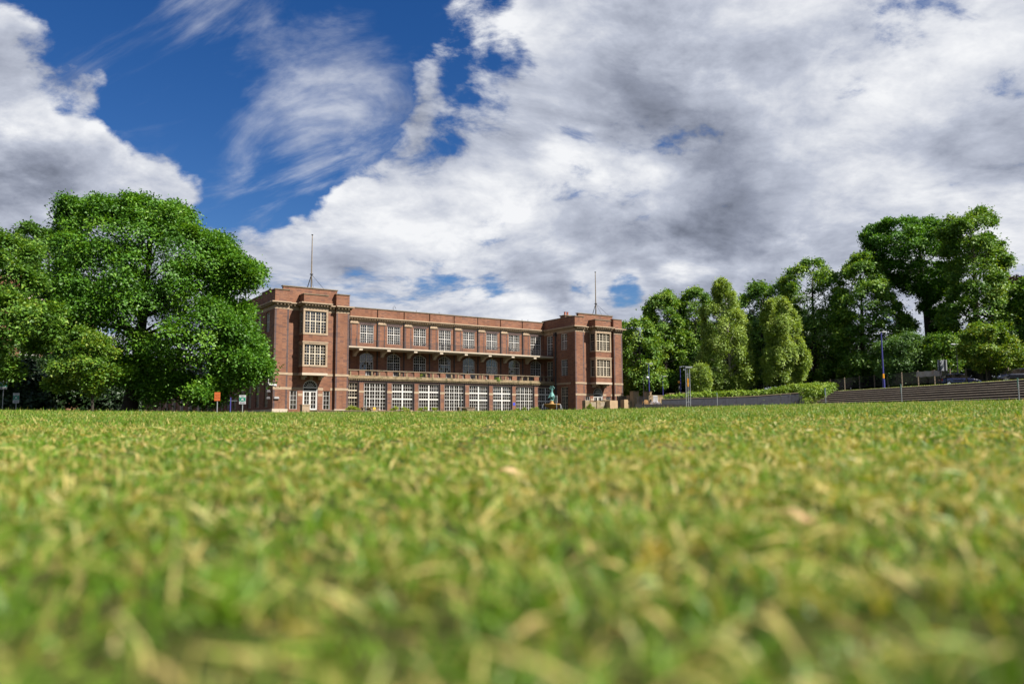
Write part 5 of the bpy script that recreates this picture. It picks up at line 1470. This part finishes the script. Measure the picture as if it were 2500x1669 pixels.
# cloth on the fence, grey board, lamp posts
def px_panel(name, label, cat, x0, x1, y0, y1, Y, mat, th=.03, part='panel'):
    a, b = at(x0, y1, Y), at(x1, y0, Y)
    t = thing(name, label, cat, ((a.x + b.x) / 2, Y, a.z))
    hx = (b.x - a.x) / 2
    mb = MB(); mb.box(-hx, hx, -th, th, 0, b.z - a.z); mb.build(part, mat, t)
    return t, hx, b.z - a.z
a, b, c, d_ = at(2235, 921, 96.2), at(2297, 917, 92.6), at(2297, 903, 92.6), at(2235, 908, 96.2)
t = thing('banner', 'faded printed banner tied to the fence left of the dark blue car', 'banner', tuple(a))
mb = MB(); N = 16
for k in range(N):
    f0, f1 = k / N, (k + 1) / N
    s = lambda f: Vector((0, .05 * math.sin(f * 40), .03 * math.sin(f * 21)))
    p0, p1, p2, p3 = a.lerp(b, f0) + s(f0), a.lerp(b, f1) + s(f1), d_.lerp(c, f1) + s(f1), d_.lerp(c, f0) + s(f0)
    dn = Vector((0, -.22, 0))
    mb.hexa([p0 - a + dn, p1 - a + dn, p1 - a + dn + Vector((0, .01, 0)), p0 - a + dn + Vector((0, .01, 0)), p3 - a + dn, p2 - a + dn, p2 - a + dn + Vector((0, .01, 0)), p3 - a + dn + Vector((0, .01, 0))])
mb.build('cloth', BANNER, t)
t, hx, hz = px_panel('notice_board', 'grey back of a large notice board on two dark posts above the steps', 'sign', 2290, 2311, 878, 905, 90, SIGNGREY)
for s in (-.62, .62):
    m = MB(); m.box(s * hx - .045, s * hx + .045, -.10, -.031, -2.0, hz + .0); m.build('post', IRON, t)
def lamp_post(label, x, ytop, ybase, Y, mat, r=.07, head='flat', group='lamp posts', zb=None, side=1, collar=False):
    p, b = at(x, ytop, Y), at(x, ybase, Y)
    z0 = min(b.z, float(ground_z(p.x, Y))) if zb is None else zb
    t = thing('lamp_post', label, 'lamp post', (p.x, Y, z0), 0, group)
    H = p.z - z0
    m = MB(); m.tube([(0, 0, -.2), (0, 0, 1.1), (0, 0, 1.12), (0, 0, H)], [r * 1.5, r * 1.45, r, r * .7], 10); m.build('pole', mat, t)
    if head == 'flat':
        m = MB(); m.tube([(-.35, 0, H + .02), (.42, 0, H + .05)], .03, 6); m.hexa([(.1 * side, -.12, H - .02), (.62 * side, -.12, H + .02), (.62 * side, .12, H + .02), (.1 * side, .12, H - .02), (.1 * side, -.1, H + .10), (.58 * side, -.1, H + .13), (.58 * side, .1, H + .13), (.1 * side, .1, H + .10)]); m.build('lamp_head', GALV, t)
    elif head == 'globe':
        m = MB(); m.tube([(0, 0, H), (.18, 0, H + .3), (.42, 0, H + .3), (.5, 0, H + .12)], .03, 6); m.build('bracket', IRON, t)
        m = MB(); m.ball((.5, 0, H - .06), .22, 8); m.build('globe', GALV, t, smooth=True)
    elif head == 'box':
        m = MB(); m.hexa([(-.1, -.14, H - .03), (.85, -.14, H + .08), (.85, .14, H + .08), (-.1, .14, H - .03), (-.1, -.12, H + .09), (.82, -.12, H + .22), (.82, .12, H + .22), (-.1, .12, H + .09)]); m.build('lamp_head', GALV, t)
    if collar:
        m = MB(); m.tube([(0, 0, 1.25), (0, 0, 1.75)], r * 1.08, 10); m.build('orange_band', AMBER, t)
    return t
LG = 'tall blue lamp posts'
lamp_post('tall blue lamp post nearest to the building above a gate pier', 1583.5, 888, 985, 122, BLUEPOST, .095, group=LG, zb=1.7)
lamp_post('shorter blue lamp post between the gate piers and the beacon', 1617.5, 919, 985, 132, BLUEPOST, .09, group=LG, zb=1.8)
lamp_post('blue lamp post with a long grey head beside the steel mast', 1660.5, 896, 960, 118, BLUEPOST, .085, 'box', group=LG)
lamp_post('tall leaning blue lamp post standing alone on the bank', 2151, 811, 946, 90, BLUEPOST, .10, group=LG, collar=True)
lamp_post('thin black post carrying a globe lamp by the gate piers', 1570.5, 921, 992, 98, IRON, .05, 'globe', group='thin black lamp posts')
lamp_post('black lamp post with pale flat head right of the notice board', 2334, 841, 905, 93, IRON, .07, group='thin black lamp posts', side=-1)
# belisha beacon
p = at(1658, 934, 116)
t = thing('crossing_beacon', 'amber globe crossing beacon on a black and white pole behind a stone pier', 'beacon', (p.x, 116, 1.8))
H = p.z - 1.8
nb = 9
for k in range(nb):
    m = MB(); m.tube([(0, 0, H * k / nb), (0, 0, H * (k + 1) / nb)], .06, 8); m.build('pole_band', [IRON, SIGNWHITE][k % 2], t)
m = MB(); m.ball((0, 0, H + .1), .19, 10); m.build('globe', AMBER, t, smooth=True)
# steel lattice mast with floodlight
p = at(1678.5, 898, 92); g = float(ground_z(p.x, 92))
t = thing('floodlight_mast', 'silver three legged mast with a floodlight head at the lawn edge', 'mast', (p.x, 92, g))
H = p.z - g
for k, (dx, dy) in enumerate(((-.22, 0), (.02, .15), (.20, -.05))):
    m = MB(); m.tube([(dx * 1.15, dy, 0), (dx, dy, H)], .045, 8); m.build('leg', GALV, t)
m = MB()
for k in range(4):
    z = H * (k + .8) / 4.5; m.tube([(-.22, 0, z), (.20, -.05, z)], .018, 5); m.tube([(.20, -.05, z), (.02, .15, z)], .018, 5)
m.build('bracing', GALV, t)
m = MB(); m.box(-.25, .52, -.16, .16, H - .0, H + .17); m.build('lamp_head', GALV, t)
m = MB(); m.box(-.5, -.15, -.06, .06, H - .25, H - .1); m.build('bracket', GALV, t)
m = MB(); m.box(-.04, .05, -.06, -.02, H * .55, H * .75); m.build('orange_label', AMBER, t)
# posts with dark boards along the lawn
for x, yt, Y, w_, hb_, lb in ((1750, 957, 84, .13, .22, 'short grey green post on the lawn before the hedge'), (2014, 946, 70, .20, .62, 'thin post with a dark green board at the left end of the steps'), (2199, 937, 62, .16, .66, 'thin post with a dark green board before the middle of the steps'), (2484, 922, 50, .19, .62, 'thin post with a dark green board near the right edge')):
    p = at(x, yt, Y); g = float(ground_z(p.x, Y))
    t = thing('marker_post', lb, 'post', (p.x, Y, g), 0, 'marker posts along the lawn')
    H = p.z - g
    m = MB(); m.tube([(0.02, 0, -.05), (0.02, 0, H - hb_ * .5)], .035, 8); m.build('post', GALV, t)
    m = MB(); m.hexa([(-w_ / 2, -.08, H - hb_), (w_ / 2, .06, H - hb_), (w_ / 2 + .02, .08, H - hb_), (-w_ / 2 + .02, -.05, H - hb_), (-w_ / 2, -.08, H), (w_ / 2, .06, H), (w_ / 2 + .02, .08, H), (-w_ / 2 + .02, -.05, H)]); m.build('board', GREENPAINT, t)
    if hb_ > .4:
        m = MB()
        for q in range(4): m.box(-.03, .03, -.075, -.055, H - hb_ + .06 + q * .14, H - hb_ + .11 + q * .14)
        m.build('holes', GALV, t, kind='stuff')
# white planted tub and curved sandstone block behind the railings
p = at(1601, 986, 108)
t = thing('flower_tub', 'white speckled flower bush below a white board behind the railings', 'plant', (p.x, 108, p.z - .4))
m = MB(); m.box(-.30, .30, .2, .26, .6, 1.55); m.build('white_board', SIGNWHITE, t)
c = np.array([(random.uniform(-.55, .55), random.uniform(-.2, .1), .35 + random.uniform(-.15, .3)) for _ in range(20)])
V, F, T = foliage(c, RNG.uniform(.12, .22, 20), 10, 8, .09, tint=.5, spread=.1)
array_mesh('blossom', V, F, plain('pale_blossom', (.70, .66, .68), .7, .35, 9.0), t, None, 3)
m = MB(); m.box(-.5, .5, -.25, .15, -.6, .28); m.build('tub', COPING, t)
p = at(1576, 985, 108)
t = thing('sandstone_block', 'rounded orange sandstone block behind the thin black lamp post', 'stone', (p.x, 108, p.z - .6))
m = MB(); prof = [(-.42, 0), (-.42, .75), (-.28, 1.02), (0, 1.12), (.28, 1.05), (.42, .8), (.42, 0)]
for s in (-.3, .3): m.v += [(x, s, z) for x, z in prof]
n = len(prof); m.f = [tuple(range(n)), tuple(reversed(range(n, 2 * n)))] + [(j, (j + 1) % n, n + (j + 1) % n, n + j) for j in range(n)]; m.m = [0] * (n + 2)
m.build('block', plain('orange_sandstone', (.55, .30, .11), .85, .15, 2.0), t)

# ------------------------------------------------------------------ signs on the left and in front of the building
def letters(fc, parent, loc):
    """the text outline turned into a mesh part"""
    fo = bpy.data.objects.new('lettering', fc); COL.objects.link(fo)
    bpy.context.view_layer.update()
    me = bpy.data.meshes.new_from_object(fo.evaluated_get(bpy.context.evaluated_depsgraph_get()))
    mt = fc.materials[0]
    bpy.data.objects.remove(fo); bpy.data.curves.remove(fc)
    if not me.materials: me.materials.append(mt)
    o = bpy.data.objects.new('lettering', me); COL.objects.link(o); o.parent = parent; o.location = loc; o.rotation_euler = (math.pi / 2, 0, 0)
    return o
def people_icon(m, s=1.0, c=(0, 0)):
    """the assembly point emblem: a group of people with four arrows pointing in"""
    y = -.024
    def disc(x, z, r, n=12): m.poly([(c[0] + s * (x + r * math.cos(2 * math.pi * k / n)), y, c[1] + s * (z + r * math.sin(2 * math.pi * k / n))) for k in range(n)])
    for x, z, r in ((0, .09, .035), (-.075, .055, .03), (.075, .055, .03)): disc(x, z, r)
    m.poly([(c[0] + s * x, y - .001, c[1] + s * z) for x, z in ((-.12, -.09), (.12, -.09), (.12, .0), (.075, .025), (.035, .02), (.03, .05), (-.03, .05), (-.035, .02), (-.075, .025), (-.12, .0))])
    for sx in (-1, 1):
        for sz in (-1, 1):
            m.poly([(c[0] + s * sx * a, y, c[1] + s * sz * b) for a, b in ((.13, .11), (.19, .12), (.175, .135), (.215, .175), (.195, .195), (.155, .155), (.14, .17))])
def assembly_sign(label, x, ytop, ybot, Y, wpx, rz=0.0, arrowside=0):
    p = at(x, ytop, Y); q_ = at(x, ybot, Y); g = float(ground_z(p.x, Y))
    t = thing('assembly_sign', label, 'sign', (p.x, Y, g), rz, 'green and white assembly point signs')
    z1, z0 = p.z - g, q_.z - g; H = z1 - z0; hw = wpx * Y / FPX / 2
    m = MB(); m.box(-hw, hw, -.02, .0, z0, z1); m.build('panel', SIGNWHITE, t)
    m = MB(); m.box(-hw * .94, hw * .94, -.023, -.0205, z0 + H * .30, z0 + H * .76); m.build('green_field', SIGNGREEN, t)
    m = MB(); people_icon(m, H * .46 / .42, (0, z0 + H * .53)); m.build('emblem', SIGNWHITE, t)
    fc = bpy.data.curves.new('lettering', 'FONT'); fc.body = 'Assembly\nPoint'; fc.align_x = 'CENTER'; fc.size = H * .12; fc.space_line = .8
    fc.materials.append(PRINTDARK)
    letters(fc, t, (0, -.0225, z0 + H * .885))
    m = MB()
    for k, f in enumerate((.19, .08)):
        xx = -hw * .72
        while xx < hw * .66:
            w_ = random.uniform(.10, .22) * hw * 2; m.box(xx, min(xx + w_, hw * .74), -.0225, -.0202, z0 + H * f - H * .03, z0 + H * f + H * .03); xx += w_ + hw * .08
    m.build('small_print', PRINTDARK, t, kind='stuff')
    m = MB(); m.tube([(0, .03, -.1), (0, .03, z0 + H * .9)], .035, 8); m.build('post', GALV, t)
    m = MB(); m.box(-.06, .06, .0, .05, z1 - .12, z1 - .08); m.box(-.06, .06, .0, .05, z0 + .08, z0 + .12); m.build('clip', GALV, t)
    return t
assembly_sign('tall assembly point sign at the left edge before the dark trees', 9.5, 929, 950, 64, 16, math.radians(14))
assembly_sign('lower assembly point sign second from the left edge', 40.5, 959, 983.5, 64, 18, math.radians(-12))
assembly_sign('white and green assembly point sign before the shaded left wall of the building', 592.5, 964, 986, 54, 16)
assembly_sign('assembly point sign turned sideways in front of the ground floor windows', 893, 970.5, 990, 70, 13, math.radians(-62))
assembly_sign('assembly point sign seen almost edge on at the middle of the building', 1125, 967, 986, 78, 11, math.radians(-70))
assembly_sign('assembly point sign just right of the fountain statue', 1358, 965, 983, 88, 11, math.radians(-64))
p = at(531, 957, 54); q_ = at(531, 978, 54); g = float(ground_z(p.x, 54))
t = thing('orange_sign', 'orange sign with three lines of dark lettering on a grey post', 'sign', (p.x, 54, g))
z1, z0 = p.z - g, q_.z - g; H = z1 - z0; hw = 14 * 54 / FPX / 2
m = MB(); m.box(-hw, hw, -.02, 0, z0, z1); m.build('panel', SIGNORANGE, t)
for k, txt in enumerate(('Special', 'Fire', 'Assembly')):
    fc = bpy.data.curves.new('lettering', 'FONT'); fc.body = txt; fc.align_x = 'CENTER'; fc.size = H * .20; fc.materials.append(PRINTRED)
    letters(fc, t, (0, -.0225, z0 + H * (.62 - .18 * k)))
m = MB(); m.tube([(0, .03, -.1), (0, .03, z0 + H * .8)], .035, 8); m.build('post', GALV, t)
p = at(563, 970, 60); g = float(ground_z(p.x, 60))
t = thing('sign_post', 'slim royal blue post with a small side arm near the left wall', 'post', (p.x, 60, g))
m = MB(); m.tube([(0, 0, -.1), (0, 0, p.z - g)], .05, 8); m.build('pole', BLUEPOST, t)
m = MB(); m.box(.03, .5, -.015, .015, p.z - g - .26, p.z - g - .22); m.build('arm', GALV, t)

# ------------------------------------------------------------------ fountain with a bronze dancer
p = at(1347, 985.5, 100); g = 1.5
f = thing('fountain', 'ochre stone fountain bowl with thin jets on the terrace', 'fountain', (p.x, 100, g))
H = p.z - g
m = MB(); m.lathe([(0.02, H - .05), (.85, H - .06), (.98, H + .0), (1.04, H), (1.04, H - .08), (.92, H - .14), (.80, H - .34), (.5, H - .46), (.02, H - .48)], 36); m.build('bowl', BOWLSTONE, f, smooth=True)
m = MB(); m.lathe([(.55, 0), (.55, .14), (.42, .2), (.34, .5), (.36, H - .48)], 8); m.build('pedestal', BOWLSTONE, f)
m = MB(); m.lathe([(.02, H + .42), (.16, H + .42), (.2, H + .3), (.26, H + .1), (.34, H - .04)], 12); m.build('plinth', BOWLSTONE, f)
def water_mat():
    mm, t_, pp, out_ = new_mat('falling_water')
    pp.inputs['Base Color'].default_value = (.75, .8, .85, 1); pp.inputs['Roughness'].default_value = .1
    return mm
WATER = water_mat()
for s in (-1, 1):
    for e in (0, .22):
        m = MB(); m.tube([(s * (1.02 + .02 * k + e * k / 5), -.2 - e, H - .02 - .052 * k * k) for k in range(6)], .014, 5); m.build('water_jet', WATER, f)
m = MB(); m.box(-1.55, -1.15, -.5, -.1, -.2, .42); m.build('step_stone', STONE, f)
def skin_figure(name, joints, bones, mat, parent, sub=2):
    me = bpy.data.meshes.new(name)
    me.from_pydata([j[0] for j in joints], bones, [])
    me.materials.append(mat)
    o = bpy.data.objects.new(name, me); COL.objects.link(o); o.parent = parent
    sk = o.modifiers.new('skin', 'SKIN'); sk.use_smooth_shade = True
    for i, j in enumerate(joints):
        sv = me.skin_vertices[0].data[i] if me.skin_vertices else None
        if sv is None: break
        sv.radius = (j[1], j[2] if len(j) > 2 else j[1]); sv.use_root = (i == 0)
    ss = o.modifiers.new('sub', 'SUBSURF'); ss.levels = sub; ss.render_levels = sub
    return o
st = thing('bronze_statue', 'green bronze statue of a dancing figure standing on the fountain', 'statue', (p.x, 100, p.z + .42), math.radians(-20))
S = 1.12
J = [((0, 0, .82), .125, .10), ((.02, 0, .98), .10, .08), ((.05, 0, 1.16), .125, .09), ((.06, 0, 1.30), .05, .05), ((.05, -.02, 1.42), .075, .085), ((.05, -.01, 1.53), .06, .07),
     ((-.09, 0, 1.26), .05, .05), ((-.24, -.04, 1.36), .04, .04), ((-.10, -.05, 1.55), .032, .032), ((-.02, -.04, 1.60), .03, .03),
     ((.20, 0, 1.25), .05, .05), ((.34, -.03, 1.36), .04, .04), ((.20, -.05, 1.55), .032, .032), ((.12, -.04, 1.61), .03, .03),
     ((-.08, 0, .70), .095, .095), ((-.10, -.08, .40), .065, .065), ((-.05, .02, .10), .04, .04), ((-.06, -.08, .02), .035, .03),
     ((.10, 0, .70), .095, .095), ((.13, -.12, .42), .065, .065), ((.10, .10, .14), .04, .04), ((.10, .06, .02), .035, .03)]
B_ = [(0, 1), (1, 2), (2, 3), (3, 4), (4, 5), (2, 6), (6, 7), (7, 8), (8, 9), (2, 10), (10, 11), (11, 12), (12, 13), (0, 14), (14, 15), (15, 16), (16, 17), (0, 18), (18, 19), (19, 20), (20, 21)]
if True:
    me = bpy.data.meshes.new('figure'); me.from_pydata([tuple(c * S for c in j[0]) for j in J], B_, []); me.materials.append(BRONZE)
    fg = bpy.data.objects.new('figure', me); COL.objects.link(fg); fg.parent = st
    sk = fg.modifiers.new('skin', 'SKIN'); sk.use_smooth_shade = True
    if not me.skin_vertices:
        bpy.context.view_layer.objects.active = fg
    for i, j in enumerate(J):
        sv = me.skin_vertices[0].data[i]; sv.radius = (j[1] * S, j[2] * S); sv.use_root = (i == 0)
    ss = fg.modifiers.new('sub', 'SUBSURF'); ss.levels = 2; ss.render_levels = 2
m = MB()
N = 22; rings = 7
for r_ in range(rings):
    f_ = r_ / (rings - 1)
    for k in range(N):
        a = 2 * math.pi * k / N
        rr = (.13 + .20 * f_ + (.07 * f_) * math.sin(a * 5 + 1.3)) * S
        m.v.append((rr * math.cos(a) * 1.05 + (-.10 * f_), rr * math.sin(a) * .7, (.92 - .50 * f_ - .14 * f_ * math.cos(a + 2.6)) * S))
for r_ in range(rings - 1):
    for k in range(N): m.f.append((r_ * N + k, r_ * N + (k + 1) % N, (r_ + 1) * N + (k + 1) % N, (r_ + 1) * N + k)); m.m.append(0)
m.build('drapery', BRONZE, st, smooth=True)
m = MB(); m.tube([(.30, .05, .60), (.26, .08, .35), (.20, .1, .05), (.30, .05, -.25)], [.06, .07, .05, .02], 8); m.build('scarf', BRONZE, st, smooth=True)
m = MB(); m.lathe([(.02, 0), (.22, 0), (.2, .05), (.02, .06)], 14); m.build('base', BRONZE, st)

# ------------------------------------------------------------------ buildings glimpsed behind the left trees
t = thing('link_building', 'low brown panelled range with cream pilasters behind the broad beech', 'building', tuple(bw(0, 26.2, BZ)), BRZ)
mb = MB(); mb.box(.25, 9, 0.05, 68, -.6, 5.6); mb.build('wall', PANEL, t)
mb = MB(); mb.box(.1, 9.1, 0.02, 68.1, 5.6, 8.6); mb.build('upper_wall', GREYREND, t)
mb = MB(); mb.box(-.15, 9.2, 0.0, 68.2, 8.6, 9.0); mb.build('roof', LEAD, t)
for k in range(11):
    v = 3.3 + 6.13 * k
    mb = MB(); mb.box(-.12, .24, v - .42, v + .42, -.6, 5.58); mb.build('pilaster', PALEPIL, t)
    mb = MB(); mb.box(.06, .095, v + 1.2, v + 4.9, 6.2, 8.0); mb.build('window', GLASS, t)
for k in range(4):
    mb = MB(); mb.box(.1, .24, 57.6 + .0, 64.2, .15 + 1.05 * k, .27 + 1.05 * k); mb.build('glazing_bar', WHITE, t)
for v in (57.6, 60.8, 64.1):
    mb = MB(); mb.box(.08, .22, v - .16, v + .16, -.3, 4.6); mb.build('door_post', WHITE, t)
mb = MB(); mb.box(.18, .23, 57.7, 64.0, 0, 4.5); mb.build('glass', GLASS, t)
pb = at(225, 1000, 128)
t = thing('factory_block', 'tall red brick block with a stone band glimpsed behind the broad beech', 'building', (pb.x, 128, BZ), BRZ)
zb_ = at(225, 745, 128).z - BZ; zt_ = at(225, 690, 128).z - BZ
mb = MB(); mb.box(-34, 0, 0, 26, -1, zb_); mb.build('wall', BRICK, t)
mb = MB(); mb.box(-34.3, .3, -.3, 26.3, zb_, zb_ + .9); mb.build('cornice', PALESTONE, t)
mb = MB(); mb.box(-34, 0, 0, 26, zb_ + .9, zt_); mb.build('parapet', BRICK, t)
for k in range(5):
    for j in range(3):
        mb = MB(); x = -3.4 - 5.6 * k; z = 3.2 + 5.4 * j
        mb.box(x - 1.3, x + 1.3, -.06, -.02, z, z + 3.0, 0)
        for q in range(4): mb.box(x - 1.3 + .85 * q, x - 1.22 + .85 * q, -.09, -.062, z, z + 3.0, 1)
        for q in range(4): mb.box(x - 1.3, x + 1.3, -.085, -.063, z + .96 * q, z + .08 + .96 * q, 1)
        mb.build('window', [GLASS, WHITE], t)

# a few dead leaves lying on the near grass
DRY = plain('dry_leaf', (0.42, 0.28, 0.13), .7, .2, 20.0)
for px, py, L, rz, lb in ((1255, 1158, .09, .1, 'pale dead leaf lying on the grass in the middle distance'), (1950, 1268, .06, -.25, 'long pale dead leaf on the blurred grass at the right')):
    dd = ray(px, py); tt_ = .55
    for _ in range(400):
        P = Vector((0, 0, CAM_H)) + dd.normalized() * tt_
        if P.z < float(ground_z(P.x, P.y)) + .026: break
        tt_ += .02
    o = MB(); n = 8
    for k in range(n):
        f0, f1 = k / n, (k + 1) / n
        w0, w1 = L * .16 * math.sin(math.pi * f0) + .001, L * .16 * math.sin(math.pi * f1) + .001
        h = lambda f, s: .006 * math.sin(f * 6) + .008 * abs(s)
        for s in (-1, 1):
            o.poly([(L * (f0 - .5), 0, h(f0, 0)), (L * (f1 - .5), 0, h(f1, 0)), (L * (f1 - .5), s * w1, h(f1, s)), (L * (f0 - .5), s * w0, h(f0, s))])
    ob = o.build('dead_leaf', DRY); ob.location = P; ob.rotation_euler = (.5, .15, rz)
    tag(ob, lb, 'leaf', 'dead leaves on the lawn')
